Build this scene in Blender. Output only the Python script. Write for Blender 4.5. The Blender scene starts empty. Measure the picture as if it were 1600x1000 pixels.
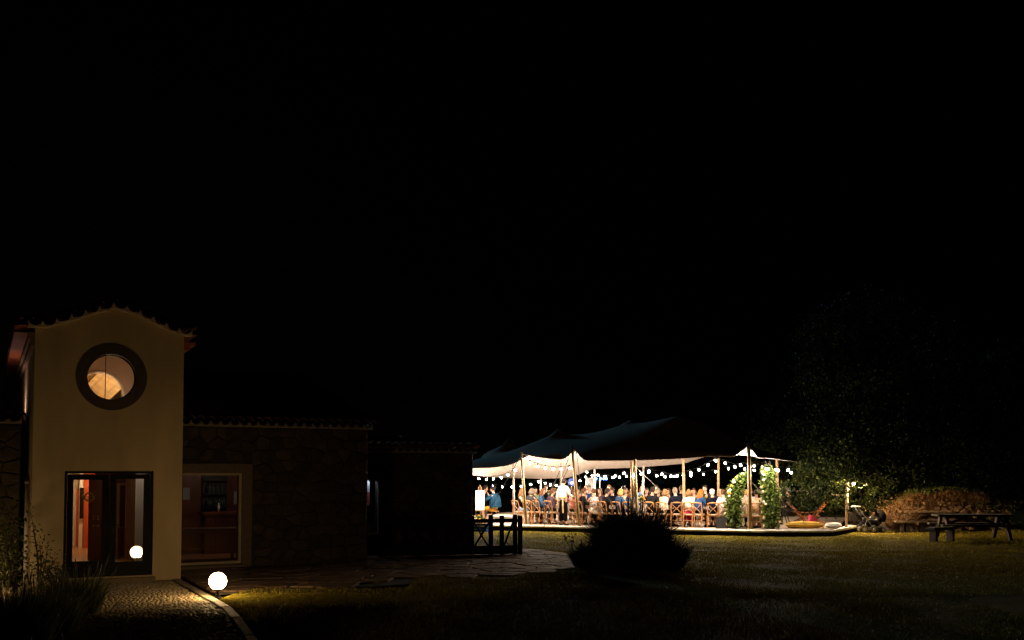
import bpy, bmesh, math, random
import numpy as np
from mathutils import Vector, Matrix
from mathutils.geometry import tessellate_polygon
random.seed(7); rng = np.random.default_rng(7)
S = bpy.context.scene
COL = S.collection
PI = math.pi

# ---------------------------------------------------------------- camera
F = 1559.0; HC = 2.2; PITCH = math.radians(2.5); HOR = 738.0
YPP = HOR - F*math.tan(PITCH)
cam_d = bpy.data.cameras.new('camera'); cam = bpy.data.objects.new('camera', cam_d); COL.objects.link(cam)
cam_d.sensor_width = 36; cam_d.lens = F/1600*36
cam_d.shift_y = (YPP-500)/1600; cam_d.clip_end = 2000; cam_d.clip_start = 0.1
cam.location = (0, 0, HC); cam.rotation_euler = (PI/2+PITCH, 0, 0)
S.camera = cam
# ---------------------------------------------------------------- night sky, moon, exposure
MOON_EL, MOON_AZ = math.radians(10), math.radians(-24)      # azimuth from +Y, negative = to the west side
w = bpy.data.worlds.new('World'); S.world = w; w.use_nodes = True
nt = w.node_tree; bg = nt.nodes['Background']
sk = nt.nodes.new('ShaderNodeTexSky'); sk.sky_type = 'NISHITA'; sk.sun_disc = False
sk.sun_elevation = MOON_EL; sk.sun_rotation = MOON_AZ
nt.links.new(sk.outputs[0], bg.inputs[0]); bg.inputs[1].default_value = 0.00001
sun_d = bpy.data.lights.new('moon', 'SUN'); sun_d.energy = 0.36; sun_d.angle = math.radians(0.5); sun_d.color = (0.28, 0.72, 1.0)
sun = bpy.data.objects.new('moon', sun_d); COL.objects.link(sun)
tosun = Vector((math.sin(MOON_AZ)*math.cos(MOON_EL), math.cos(MOON_AZ)*math.cos(MOON_EL), math.sin(MOON_EL)))
sun.rotation_euler = tosun.to_track_quat('Z', 'Y').to_euler()
S.view_settings.view_transform = 'Standard'; S.view_settings.look = 'None'
S.view_settings.exposure = 0; S.view_settings.gamma = 1
S.render.engine = 'CYCLES'
cy = S.cycles
cy.use_denoising = True; cy.caustics_reflective = False; cy.caustics_refractive = False
cy.max_bounces = 6; cy.diffuse_bounces = 3; cy.glossy_bounces = 3; cy.transparent_max_bounces = 12; cy.sample_clamp_indirect = 4
LAMP_L = 64.0      # radiance of the garden globe
BULB_L = 1400.0     # radiance of a festoon bulb

# ---------------------------------------------------------------- projection helpers
CP, SP = math.cos(PITCH), math.sin(PITCH)
def ray(px, py):
    x = (px-800)/F; y = (YPP-py)/F
    return Vector((x, CP - y*SP, y*CP + SP))
def at_depth(px, py, Y):
    d = ray(px, py); k = Y/d.y
    return Vector((d.x*k, Y, HC + d.z*k))
def on_z(px, py, z=0.0):
    d = ray(px, py); k = (z-HC)/d.z
    return Vector((d.x*k, d.y*k, z))
def proj(p):
    yc = (p[2]-HC)*CP - p[1]*SP; zc = p[1]*CP + (p[2]-HC)*SP
    return 800+F*p[0]/zc, YPP-F*yc/zc
TH = math.radians(27.9)
AX = Vector((math.cos(TH), math.sin(TH), 0)); BX = Vector((-math.sin(TH), math.cos(TH), 0))
P0 = on_z(284, 905)
def W(s, t, z=0.0): return P0 + AX*s + BX*t + Vector((0, 0, z))
def loc(p): r = Vector(p)-P0; return r.dot(AX), r.dot(BX), p[2]
def wall(px, py, t):
    """(s, z) of the point seen at a pixel on the upright plane t of the buildings' frame"""
    d = ray(px, py); c = Vector((0, 0, HC)) - P0
    k = (t - c.dot(BX))/d.dot(BX); q = c + d*k
    return q.dot(AX), q.z
# the marquee's frame: u along its front edge, v inward
TA = on_z(830, 830.2); TB = on_z(1190, 838.5)
DU = (TB-TA).normalized(); DV = Vector((-DU.y, DU.x, 0)); DECK = 0.22
ANG_T = math.atan2(DU.y, DU.x)
def T(u, v, z=0.0): return TA + DU*u + DV*v + Vector((0, 0, z))
def upx(px, v):
    """u of the point on line v of the marquee's frame that lies on the bearing of a pixel column"""
    k = (px-800)/F*1.0
    # X = k*Y (pitch is negligible for a bearing)
    b = TA + DV*v
    return (k*b.y - b.x)/(DU.x - k*DU.y)

def smooth(a, b, x):
    t = min(1, max(0, (x-a)/(b-a))); return t*t*(3-2*t)
GE = [0, .15, .3, .45, .6, .9, 1.2, 1.5, 2, 2.5, 3, 6, 20]
GZ = [0, .003, .012, .027, .048, .094, .140, .183, .243, .288, .318, .42, .5]  # front drop shaped so the garden globe's light fades out early
def ground_z(x, y):
    ye = min(18.2, 16.45 + .317*(x+3.9))
    e = ye - y; z = 0.0
    if e > 0: z -= float(np.interp(e, GE, GZ))*smooth(-1.0, -3.2, x) + .03*e
    v = (Vector((x, y, 0))-TA).dot(DV)
    if v > 12: z -= .5*(min(v, 40)-12)*smooth(17, 13, x)  # ground made to fall away behind the tent so it stays unlit
    return z

# ---------------------------------------------------------------- materials
MATS = {}
def nodes(m): return m.node_tree.nodes, m.node_tree.links
def mat(name, col, rough=.7, var=.25, scale=6., bump=0., bscale=40., col2=None, metal=0., spec=.5, coat=0., stretch=None):
    if name in MATS: return MATS[name]
    m = bpy.data.materials.new(name); m.use_nodes = True; MATS[name] = m
    N, L = nodes(m); b = N['Principled BSDF']
    tc = N.new('ShaderNodeTexCoord'); src = tc.outputs['Object']
    if stretch:
        mp = N.new('ShaderNodeMapping'); mp.inputs['Scale'].default_value = stretch; L.new(src, mp.inputs[0]); src = mp.outputs[0]
    nz = N.new('ShaderNodeTexNoise'); nz.inputs['Scale'].default_value = scale; nz.inputs['Detail'].default_value = 5
    L.new(src, nz.inputs['Vector'])
    rp = N.new('ShaderNodeValToRGB'); L.new(nz.outputs['Fac'], rp.inputs[0])
    c2 = col2 or tuple(min(1, c*(1+var)) for c in col)
    c1 = col if col2 else tuple(c*(1-var) for c in col)
    rp.color_ramp.elements[0].position = .32; rp.color_ramp.elements[1].position = .68
    rp.color_ramp.elements[0].color = (*c1, 1); rp.color_ramp.elements[1].color = (*c2, 1)
    # every copy of a piece gets its own slight shade
    oi = N.new('ShaderNodeObjectInfo'); hs = N.new('ShaderNodeHueSaturation')
    mr = N.new('ShaderNodeMapRange'); mr.inputs[3].default_value = 1-var*.8; mr.inputs[4].default_value = 1+var*.8
    L.new(oi.outputs['Random'], mr.inputs[0]); L.new(mr.outputs[0], hs.inputs['Value']); L.new(rp.outputs[0], hs.inputs['Color'])
    L.new(hs.outputs[0], b.inputs['Base Color'])
    b.inputs['Roughness'].default_value = rough; b.inputs['Metallic'].default_value = metal
    b.inputs['Specular IOR Level'].default_value = spec; b.inputs['Coat Weight'].default_value = coat
    if bump:
        n2 = N.new('ShaderNodeTexNoise'); n2.inputs['Scale'].default_value = bscale; n2.inputs['Detail'].default_value = 6
        L.new(src, n2.inputs['Vector'])
        bp = N.new('ShaderNodeBump'); bp.inputs['Strength'].default_value = bump; bp.inputs['Distance'].default_value = .03
        L.new(n2.outputs['Fac'], bp.inputs['Height']); L.new(bp.outputs[0], b.inputs['Normal'])
    return m
def emis(name, col, strength, base=(.8, .8, .78)):
    if name in MATS: return MATS[name]
    m = bpy.data.materials.new(name); m.use_nodes = True; MATS[name] = m
    N, L = nodes(m); b = N['Principled BSDF']
    b.inputs['Base Color'].default_value = (*base, 1); b.inputs['Specular IOR Level'].default_value = .5 if base[0] > .5 else .05; b.inputs['Roughness'].default_value = .3
    b.inputs['Emission Color'].default_value = (*col, 1); b.inputs['Emission Strength'].default_value = strength
    return m
def glass(name='window_glass'):
    if name in MATS: return MATS[name]
    m = bpy.data.materials.new(name); m.use_nodes = True; MATS[name] = m
    N, L = nodes(m); out = N['Material Output']; N.remove(N['Principled BSDF'])
    tr = N.new('ShaderNodeBsdfTransparent'); gl = N.new('ShaderNodeBsdfGlossy'); gl.inputs['Roughness'].default_value = .01
    tr.inputs[0].default_value = (.93, .95, .94, 1)
    lw = N.new('ShaderNodeLayerWeight'); pw = N.new('ShaderNodeMath'); pw.operation = 'POWER'; pw.inputs[1].default_value = 5; L.new(lw.outputs['Facing'], pw.inputs[0])
    fr = N.new('ShaderNodeMath'); fr.operation = 'MULTIPLY_ADD'; fr.inputs[1].default_value = .95; fr.inputs[2].default_value = .045; L.new(pw.outputs[0], fr.inputs[0])
    mx = N.new('ShaderNodeMixShader'); L.new(fr.outputs[0], mx.inputs[0]); L.new(tr.outputs[0], mx.inputs[1]); L.new(gl.outputs[0], mx.inputs[2])
    L.new(mx.outputs[0], out.inputs[0]); return m
def cloth_canopy():
    m = bpy.data.materials.new('tent_cloth'); m.use_nodes = True; MATS['tent_cloth'] = m
    N, L = nodes(m); out = N['Material Output']; b = N['Principled BSDF']
    tc = N.new('ShaderNodeTexCoord'); nz = N.new('ShaderNodeTexNoise'); nz.inputs['Scale'].default_value = 1.5; nz.inputs['Detail'].default_value = 4
    L.new(tc.outputs['Object'], nz.inputs[0]); rp = N.new('ShaderNodeValToRGB'); L.new(nz.outputs[0], rp.inputs[0])
    rp.color_ramp.elements[0].color = (.42, .36, .325, 1); rp.color_ramp.elements[1].color = (.48, .42, .38, 1)
    L.new(rp.outputs[0], b.inputs['Base Color']); b.inputs['Roughness'].default_value = .85; b.inputs['Specular IOR Level'].default_value = .2
    tl = N.new('ShaderNodeBsdfTranslucent'); tl.inputs[0].default_value = (.45, .25, .13, 1)
    mx = N.new('ShaderNodeMixShader'); mx.inputs[0].default_value = .0008
    L.new(b.outputs[0], mx.inputs[1]); L.new(tl.outputs[0], mx.inputs[2]); L.new(mx.outputs[0], out.inputs[0]); return m
def leafmat(name, c1, c2, spec=.25, trans=.25, p0=0.):
    if name in MATS: return MATS[name]
    m = bpy.data.materials.new(name); m.use_nodes = True; MATS[name] = m
    N, L = nodes(m); b = N['Principled BSDF']; out = N['Material Output']
    at = N.new('ShaderNodeNewGeometry'); rp = N.new('ShaderNodeValToRGB'); L.new(at.outputs['Random Per Island'], rp.inputs[0])
    rp.color_ramp.elements[0].color = (*c1, 1); rp.color_ramp.elements[1].color = (*c2, 1)
    rp.color_ramp.elements[0].position = p0
    L.new(rp.outputs[0], b.inputs['Base Color']); b.inputs['Roughness'].default_value = .6; b.inputs['Specular IOR Level'].default_value = spec
    tl = N.new('ShaderNodeBsdfTranslucent'); L.new(rp.outputs[0], tl.inputs[0])
    mx = N.new('ShaderNodeMixShader'); mx.inputs[0].default_value = trans
    L.new(b.outputs[0], mx.inputs[1]); L.new(tl.outputs[0], mx.inputs[2]); L.new(mx.outputs[0], out.inputs[0]); return m

# ---------------------------------------------------------------- mesh builder
class MB:
    def __init__(s): s.v = []; s.f = []; s.m = []; s.cur = 0
    def add(s, vs, fs):
        o = len(s.v); s.v += [tuple(x) for x in vs]; s.f += [tuple(i+o for i in f) for f in fs]; s.m += [s.cur]*len(fs)
    def box(s, c, size, rz=0., M=None):
        x, y, z = (d/2 for d in size)
        vs = [Vector((sx*x, sy*y, sz*z)) for sz in (-1, 1) for sy in (-1, 1) for sx in (-1, 1)]
        R = M if M is not None else Matrix.Rotation(rz, 3, 'Z')
        vs = [R @ p + Vector(c) for p in vs]
        s.add(vs, [(0, 2, 3, 1), (4, 5, 7, 6), (0, 1, 5, 4), (2, 6, 7, 3), (0, 4, 6, 2), (1, 3, 7, 5)]); return s
    def bar(s, a, b, wd, hd=None, up=(0, 0, 1)):
        """square bar from a to b"""
        a = Vector(a); b = Vector(b); d = b-a; L = d.length; d.normalize()
        u = Vector(up)
        if abs(d.dot(u)) > .98: u = Vector((0, 1, 0))
        x = d.cross(u).normalized(); y = x.cross(d)
        M = Matrix((x, d, y)).transposed()
        return s.box((a+b)/2, (wd, L, hd or wd), M=M)
    def tube(s, pts, r, n=8, caps=True):
        pts = [Vector(p) for p in pts]; k = len(pts)
        rs = r if isinstance(r, (list, tuple)) else [r]*k
        vs = []; ref = None
        for i, p in enumerate(pts):
            d = (pts[min(i+1, k-1)]-pts[max(i-1, 0)])
            d = d.normalized() if d.length > 1e-9 else Vector((0, 0, 1))
            if ref is None: ref = Vector((0, 0, 1)) if abs(d.z) < .9 else Vector((0, 1, 0))
            x = d.cross(ref).normalized(); y = x.cross(d)
            ref = y
            for j in range(n):
                a = 2*PI*j/n; vs.append(p + x*math.cos(a)*rs[i] + y*math.sin(a)*rs[i])
        fs = [(i*n+j, i*n+(j+1) % n, (i+1)*n+(j+1) % n, (i+1)*n+j) for i in range(k-1) for j in range(n)]
        if caps: fs += [tuple(range(n-1, -1, -1)), tuple(range((k-1)*n, k*n))]
        s.add(vs, fs); return s
    def sphere(s, c, r, nu=12, nv=8, sc=(1, 1, 1), R=None, keep=None):
        vs = []; 
        for i in range(nv+1):
            ph = PI*i/nv
            for j in range(nu):
                a = 2*PI*j/nu; p = Vector((math.sin(ph)*math.cos(a)*sc[0], math.sin(ph)*math.sin(a)*sc[1], math.cos(ph)*sc[2]))*r
                if R is not None: p = R @ p
                vs.append(p+Vector(c))
        fs = [(i*nu+j, (i+1)*nu+j, (i+1)*nu+(j+1) % nu, i*nu+(j+1) % nu) for i in range(nv) for j in range(nu)]
        if keep: fs = [f for f in fs if keep(sum((Vector(vs[i]) for i in f), Vector())/4)]
        s.add(vs, fs); return s
    def lathe(s, prof, c=(0, 0, 0), n=16):
        vs = [(c[0]+r*math.cos(2*PI*j/n), c[1]+r*math.sin(2*PI*j/n), c[2]+z) for r, z in prof for j in range(n)]
        k = len(prof)
        s.add(vs, [(i*n+j, i*n+(j+1) % n, (i+1)*n+(j+1) % n, (i+1)*n+j) for i in range(k-1) for j in range(n)]); return s
    def plate(s, loops, t0, t1, f=None):
        """thick plate with holes: loops of (a, b), f maps (a, b, t) to a point"""
        f = f or (lambda a, b, t: (a, t, b))
        flat = [p for l in loops for p in l]
        tris = tessellate_polygon([[Vector((a, b, 0)) for a, b in l] for l in loops])
        n = len(flat); vs = [f(a, b, t0) for a, b in flat] + [f(a, b, t1) for a, b in flat]
        fs = [tuple(t) for t in tris] + [tuple(i+n for i in reversed(t)) for t in tris]
        o = 0
        for l in loops:
            k = len(l); fs += [(o+i, o+(i+1) % k, o+(i+1) % k+n, o+i+n) for i in range(k)]; o += k
        s.add(vs, fs); return s
    def mesh(s, name, mats, sm=False):
        me = bpy.data.meshes.new(name); me.from_pydata(s.v, [], s.f)
        if not isinstance(mats, (list, tuple)): mats = [mats]
        for m in mats: me.materials.append(m)
        if max(s.m or [0]): me.polygons.foreach_set('material_index', s.m)
        bm = bmesh.new(); bm.from_mesh(me); bmesh.ops.recalc_face_normals(bm, faces=bm.faces); bm.to_mesh(me); bm.free()
        if sm: me.polygons.foreach_set('use_smooth', [True]*len(me.polygons))
        me.update(); return me
    def build(s, name, mats, parent=None, sm=False, at=None):
        return link(name, s.mesh(name, mats, sm), parent, at)
def link(name, data, parent=None, at=None, rot=None):
    o = bpy.data.objects.new(name, data); COL.objects.link(o)
    if parent is not None: o.parent = parent
    if at is not None: o.location = at
    if rot is not None: o.rotation_euler = rot
    return o
def tag(o, label=None, cat=None, group=None, kind=None):
    if label: o['label'] = label
    if cat: o['category'] = cat
    if group: o['group'] = group
    if kind: o['kind'] = kind
    return o
def thing(name, at, label, cat, group=None, rz=0.):
    o = bpy.data.objects.new(name, None); COL.objects.link(o); o.empty_display_size = .2
    o.location = at; o.rotation_euler = (0, 0, rz); return tag(o, label, cat, group)
KIDS = {}
def copy_tree(root, at, rz, label=None, group=None):
    r = root.copy(); COL.objects.link(r); r.location = at; r.rotation_euler = (0, 0, rz)
    if label: r['label'] = label
    if group: r['group'] = group
    for ch in list(root.children):
        c = ch.copy(); COL.objects.link(c); c.parent = r
        for g in list(ch.children):
            d = g.copy(); COL.objects.link(d); d.parent = c
    return r
def objmat(o, *ms):
    for i, m in enumerate(ms):
        if i < len(o.material_slots):
            o.material_slots[i].link = 'OBJECT'; o.material_slots[i].material = m

def fast_mesh(name, V, Fc, m, smooth_=False):
    """V (n,3) array, Fc (k,c) array of equal-sided faces"""
    me = bpy.data.meshes.new(name); V = np.asarray(V, np.float32); Fc = np.asarray(Fc, np.int32)
    me.vertices.add(len(V)); me.vertices.foreach_set('co', V.ravel())
    k, c = Fc.shape; me.loops.add(k*c); me.loops.foreach_set('vertex_index', Fc.ravel())
    me.polygons.add(k); me.polygons.foreach_set('loop_start', np.arange(k, dtype=np.int32)*c)
    me.update(calc_edges=True); me.validate()
    me.materials.append(m); return me

def leaf_cloud(name, C, size, m, flat=.0, aspect=.55):
    """one small folded leaf (two quads' worth: a rhombus) at each centre C"""
    n = len(C); C = np.asarray(C)
    d = rng.normal(size=(n, 3)); d /= np.linalg.norm(d, axis=1)[:, None]
    q = rng.normal(size=(n, 3)); q -= (q*d).sum(1)[:, None]*d; q /= np.linalg.norm(q, axis=1)[:, None]
    sz = size*rng.uniform(.6, 1.35, n)[:, None]
    V = np.stack([C-d*sz, C+q*sz*aspect, C+d*sz, C-q*sz*aspect], 1).reshape(-1, 3)
    return fast_mesh(name, V, np.arange(4*n).reshape(-1, 4), m)
def blades(name, B, Hh, wd, m, lean=.35, up=None):
    """grass blades: bent strip of one quad and a tip; B bases (n,3), Hh heights"""
    n = len(B); B = np.asarray(B); a = rng.uniform(0, 2*PI, n); ln = rng.uniform(.2, 1, n)*lean
    side = np.stack([np.cos(a+PI/2), np.sin(a+PI/2), np.zeros(n)], 1)*(wd if np.isscalar(wd) else wd[:, None])
    dr = np.stack([np.cos(a)*ln, np.sin(a)*ln, np.ones(n)], 1)
    if up is not None: dr[:, :2] += up[:, :2]
    H2 = Hh[:, None]
    M_ = B + dr*[.35, .35, .6]*H2; Tp = B + dr*[1, 1, .95]*H2
    V = np.stack([B-side, B+side, M_+side*.75, M_-side*.75, Tp], 1).reshape(-1, 3)
    i = np.arange(n)*5
    Fq = np.concatenate([np.stack([i, i+1, i+2], 1), np.stack([i, i+2, i+3], 1), np.stack([i+3, i+2, i+4], 1)])
    return fast_mesh(name, V, Fq, m)

def clip(poly, nx, ny, c):
    """keep the side nx*x+ny*y <= c"""
    out = []
    for i, p in enumerate(poly):
        q = poly[(i+1) % len(poly)]
        a = nx*p[0]+ny*p[1]-c; b = nx*q[0]+ny*q[1]-c
        if a <= 0: out.append(p)
        if a*b < 0:
            t = a/(a-b); out.append((p[0]+(q[0]-p[0])*t, p[1]+(q[1]-p[1])*t))
    return out
def cells(x0, x1, y0, y1, dx, dy, jit=.38, joint=.02, seed=1):
    """irregular stones: clipped Voronoi cells with open joints"""
    r = random.Random(seed); pts = []
    nx = max(1, round((x1-x0)/dx)); ny = max(1, round((y1-y0)/dy))
    for j in range(ny):
        for i in range(nx):
            ox = .5*(j % 2)
            pts.append((x0+(x1-x0)*(i+.25+ox+r.uniform(-jit, jit))/nx, y0+(y1-y0)*(j+.5+r.uniform(-jit, jit))/ny))
    out = []
    for i, p in enumerate(pts):
        poly = [(x0, y0), (x1, y0), (x1, y1), (x0, y1)]
        for j, q in enumerate(pts):
            if i == j or abs(q[0]-p[0]) > 3*dx or abs(q[1]-p[1]) > 3*dy: continue
            ex, ey = (q[0]-p[0])/dx, (q[1]-p[1])/dy     # metric scaled so that stones lie flat
            nx_, ny_ = ex/dx, ey/dy
            l = math.hypot(nx_, ny_); nx_ /= l; ny_ /= l
            mx, my = (p[0]+q[0])/2, (p[1]+q[1])/2
            poly = clip(poly, nx_, ny_, nx_*mx+ny_*my-joint/2)
            if len(poly) < 3: break
        if len(poly) >= 3:
            ar = abs(sum(poly[k][0]*poly[(k+1) % len(poly)][1]-poly[(k+1) % len(poly)][0]*poly[k][1] for k in range(len(poly))))/2
            if ar > .006: out.append(poly)
    return out
def stone_mesh(name, poly, base, top, m, f, inset=.015, rough=.006, r=random):
    """a worn stone: polygon raised from base to top with a chamfered rim"""
    cx = sum(p[0] for p in poly)/len(poly); cy_ = sum(p[1] for p in poly)/len(poly); n = len(poly)
    def sc(p, d):
        l = math.hypot(p[0]-cx, p[1]-cy_) or 1; k = max(.3, 1-d/l); return cx+(p[0]-cx)*k, cy_+(p[1]-cy_)*k
    mb = MB(); vs = [f(a, b, base) for a, b in poly]
    vs += [f(*p, base+(top-base)*.55) for p in poly]
    vs += [f(*sc(p, inset*r.uniform(.7, 1.6)), top+r.uniform(-rough, rough)) for p in poly]
    vs.append(f(cx, cy_, top+rough))
    fs = [(i, (i+1) % n, n+(i+1) % n, n+i) for i in range(n)] + [(n+i, n+(i+1) % n, 2*n+(i+1) % n, 2*n+i) for i in range(n)]
    fs += [(2*n+i, 2*n+(i+1) % n, 3*n) for i in range(n)]
    mb.add(vs, fs); return mb.mesh(name, m)

# ================================================================ GROUND
M_LAWN = mat('dry_lawn', (.05, .042, .009), .9, 0, 1.3, .9, 30, col2=(.11, .085, .014), spec=.03)
M_SOIL = mat('dark_soil', (.035, .028, .02), .95, .3, 8, .6, 30)
def lawn():
    xs = np.unique(np.concatenate([np.arange(-14, 22, .35), np.linspace(-160, -14, 25), np.linspace(22, 160, 25)]))
    ys = np.unique(np.concatenate([np.arange(8, 60, .3), np.linspace(-20, 8, 10), np.linspace(60, 300, 20)]))
    V = []; r = random.Random(3)
    from mathutils import noise
    for y in ys:
        for x in xs:
            z = ground_z(x, y)
            nz = noise.noise((x*.7, y*.7, 0))*.02 + noise.noise((x*2.5, y*2.5, 5))*.012
            s, t, _ = loc((x, y, 0))
            on_pave = (-3.4 < s < 10.6 and -3.2 < t < 8) or (-3.4 < s < .3)
            if on_pave: nz -= .02 + .03
            V.append((x, y, z+nz-.004))
    nx = len(xs); ny = len(ys)
    j, i = np.meshgrid(np.arange(ny-1), np.arange(nx-1), indexing='ij'); k = (j*nx+i).ravel()
    Fc = np.stack([k, k+1, k+nx+1, k+nx], 1)
    me = fast_mesh('lawn', V, Fc, M_LAWN); me.polygons.foreach_set('use_smooth', [True]*len(me.polygons))
    o = link('lawn', me); tag(o, kind='structure')
lawn()

# ---- paving: stone flags in front of the stone wings, every flag an object of its own
M_FLAG = mat('slate_flag', (.22, .14, .09), .8, .4, 9, .8, 22, spec=.15)
M_JOINT = mat('joint_sand', (.06, .05, .035), .95, .3, 12, .6, 40)
def patio():
    mb = MB()
    s0, s1, t0, t1 = .1, 10.3, -3.0, 4.2
    n = 24
    vs = []; 
    for i in range(n+1):
        for j in range(n+1):
            p = W(s0+(s1-s0)*i/n, t0+(t1-t0)*j/n); vs.append((p.x, p.y, ground_z(p.x, p.y)-.005))
    mb.add(vs, [(i*(n+1)+j, i*(n+1)+j+1, (i+1)*(n+1)+j+1, (i+1)*(n+1)+j) for i in range(n) for j in range(n)])
    root = mb.build('patio', M_JOINT); tag(root, kind='structure')
    r = random.Random(5); k = 0
    for poly in cells(s0, s1, t0, t1, .66, .5, .4, .035, 4):
        cs = sum(p[0] for p in poly)/len(poly); ct = sum(p[1] for p in poly)/len(poly)
        # the terrace's front border wanders; the flags thin out into the grass
        edge = -2.75 + .25*math.sin(cs*1.7) + (.5 if cs > 3 else 0)
        if ct < edge or (cs < 4.8 and ct > 2.0) or ct > 3.6 + max(0, cs-8.5)*.1: continue
        q = W(cs, ct); z = ground_z(q.x, q.y) + r.uniform(0, .012)
        def f(a, b, h, cs=cs, ct=ct): 
            d = AX*(a-cs)+BX*(b-ct); return (d.x, d.y, h)
        tilt = (r.uniform(-.012, .012), r.uniform(-.012, .012), 0)
        link('flagstone', stone_mesh('flagstone', poly, -.03, .018, M_FLAG, f, .018, .005, r), root, (q.x, q.y, z), tilt); k += 1
patio()

# ---- cobbled path to the glazed door, with a stone kerb
M_COB = mat('cobble_stone', (.36, .28, .16), .7, .4, 9, .5, 40)
def path():
    mb = MB(); n = 30; vs = []
    for i in range(n+1):
        for j in range(5):
            p = W(-3.3+(3.1)*j/4, .0-9.5*i/n); vs.append((p.x, p.y, ground_z(p.x, p.y)-.006))
    mb.add(vs, [(i*5+j, i*5+j+1, (i+1)*5+j+1, (i+1)*5+j) for i in range(n) for j in range(4)])
    o = mb.build('path', M_JOINT); tag(o, kind='structure')
    r = random.Random(9); V = []; Fq = []; 
    t = -.03
    while t > -9.0:
        s = -3.3; row = r.uniform(.06, .085)
        while s < -.28:
            wd = r.uniform(.055, .11)
            if s+wd > -.22: break
            c = W(s+wd/2, t-row/2); z = ground_z(c.x, c.y); a = TH + r.uniform(-.12, .12); ca, sa = math.cos(a), math.sin(a)
            hx, hy = wd/2-.006, row/2-.006; h = r.uniform(.004, .014); b = len(V)
            for zz, k in ((-.02, 1), (h*.5, 1), (h+.004, .62)):
                for sx, sy in ((-1, -1), (1, -1), (1, 1), (-1, 1)):
                    x, y = sx*hx*k, sy*hy*k
                    V.append((c.x+x*ca-y*sa, c.y+x*sa+y*ca, z+zz+r.uniform(-.003, .003)))
            for q in (0, 4):
                for e in range(4): Fq.append((b+q+e, b+q+(e+1) % 4, b+q+4+(e+1) % 4, b+q+4+e))
            Fq.append((b+8, b+9, b+10, b+11)); s += wd
        t -= row
    me = fast_mesh('cobbles', V, Fq, M_COB); c = link('cobbles', me, o); tag(c, kind='stuff')
    kerb = MB(); kb = bpy.data.objects.new('kerb', None); COL.objects.link(kb); kb.location = W(-.13, -.1); tag(kb, kind='structure')
    MK = mat('kerb_granite', (.28, .225, .14), .75, .25, 14, .5, 50)
    t = -.1; r = random.Random(2); 
    while t > -9.3:
        L_ = r.uniform(.55, .95); a = W(-.13, t-.01); b = W(-.13+r.uniform(-.01, .01), t-L_+.01)
        a.z = ground_z(a.x, a.y)-.03; b.z = ground_z(b.x, b.y)-.03; m = (a+b)/2
        k = MB(); k.bar(a-m, b-m, .15, .11); me = k.mesh('kerb_stone', MK)
        bm = bmesh.new(); bm.from_mesh(me); bmesh.ops.bevel(bm, geom=bm.edges, offset=.012, segments=1, affect='EDGES'); bm.to_mesh(me); bm.free()
        link('kerb_stone', me, kb, m-kb.location); t -= L_
path()

# ================================================================ HOUSES
M_RENDER = mat('cream_render', (.63, .49, .29), .9, .13, 1.8, .5, 90, stretch=(1, 1, .35))
M_INNER = mat('inner_plaster', (.62, .56, .48), .9, .06, 3)
M_DARKWOOD = mat('dark_stained_wood', (.008, .007, .006), .6, .3, 3, .2, 30, stretch=(1, 1, .1), spec=.12)
M_RING = mat('grey_stone_ring', (.11, .082, .06), .8, .2, 10, .4, 60)
M_TILE = mat('roof_tile_clay', (.11, .048, .03), .85, .3, 8, .3, 40)
M_MORT = mat('eave_mortar', (.66, .54, .36), .9, .15, 12, .4, 60)
M_MORT_OLD = mat('old_mortar', (.34, .29, .22), .9, .2, 12, .4, 60)
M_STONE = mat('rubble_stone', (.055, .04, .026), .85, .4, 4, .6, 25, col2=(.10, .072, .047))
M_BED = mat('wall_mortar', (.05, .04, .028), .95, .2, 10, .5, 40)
M_JAMB = mat('dressed_granite', (.24, .18, .11), .85, .15, 14, .4, 60)
M_PIPE = mat('grey_drainpipe', (.55, .50, .45), .5, .05, 3)
M_TERRA = mat('terracotta_soffit', (.40, .11, .04), .7, .2, 6)
M_REDWOOD = mat('red_brown_wood', (.17, .058, .030), .35, .25, 4, .15, 30, stretch=(1, 1, .12))
M_WARMWOOD = mat('planed_pine', (.58, .40, .20), .5, .2, 5, .2, 30, stretch=(.15, 1, 1))
M_FLOOR = mat('terracotta_floor', (.42, .22, .10), .35, .15, 5)
M_ORANGE = mat('orange_wall', (.60, .10, .022), .7, .06, 3)
M_WHITE = mat('white_paint', (.78, .75, .72), .7, .04, 4)
M_BRASS = mat('brass', (.62, .46, .2), .3, .1, 8, metal=1.)
M_BLACK = mat('black_iron', (.010, .010, .010), .5, .2, 8, spec=.15)
M_GLASS = glass()

class House:
    def __init__(s, name, s0, t0, label, cat):
        s.s0, s.t0 = s0, t0; s.root = thing(name, W(s0, t0), label, cat, rz=TH)
    def part(s, name, mb, m, parent=None, sm=False):
        o = mb.build(name, m, parent or s.root, sm)
        if parent is None: o.location = (-s.s0, -s.t0, 0)
        return o
def utile(r0=.1, r1=.085, L=.42, up=True, n=7, th=.014):
    """barrel tile along -y (its front end at y = 0): a half pipe, hollow side up when up"""
    mb = MB(); sg = -1 if up else 1; vs = []
    for y, r in ((0, r0), (L, r1)):
        for rr in (r, r-th):
            for j in range(n+1):
                a = PI*j/n; vs.append((math.cos(a)*rr, y, sg*math.sin(a)*rr))
    k = n+1; fs = []
    for j in range(n):
        fs += [(j, j+1, 2*k+j+1, 2*k+j), (k+j, 3*k+j, 3*k+j+1, k+j+1), (j, k+j, k+j+1, j+1), (2*k+j, 2*k+j+1, 3*k+j+1, 3*k+j)]
    fs += [(0, 2*k, 3*k, k), (n, k+n, 3*k+n, 2*k+n)]
    mb.add(vs, fs); return mb
ME_U = utile().mesh('channel_tile', M_TILE, True); ME_C = utile(.105, .09, .42, False).mesh('cover_tile', M_TILE, True)
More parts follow.
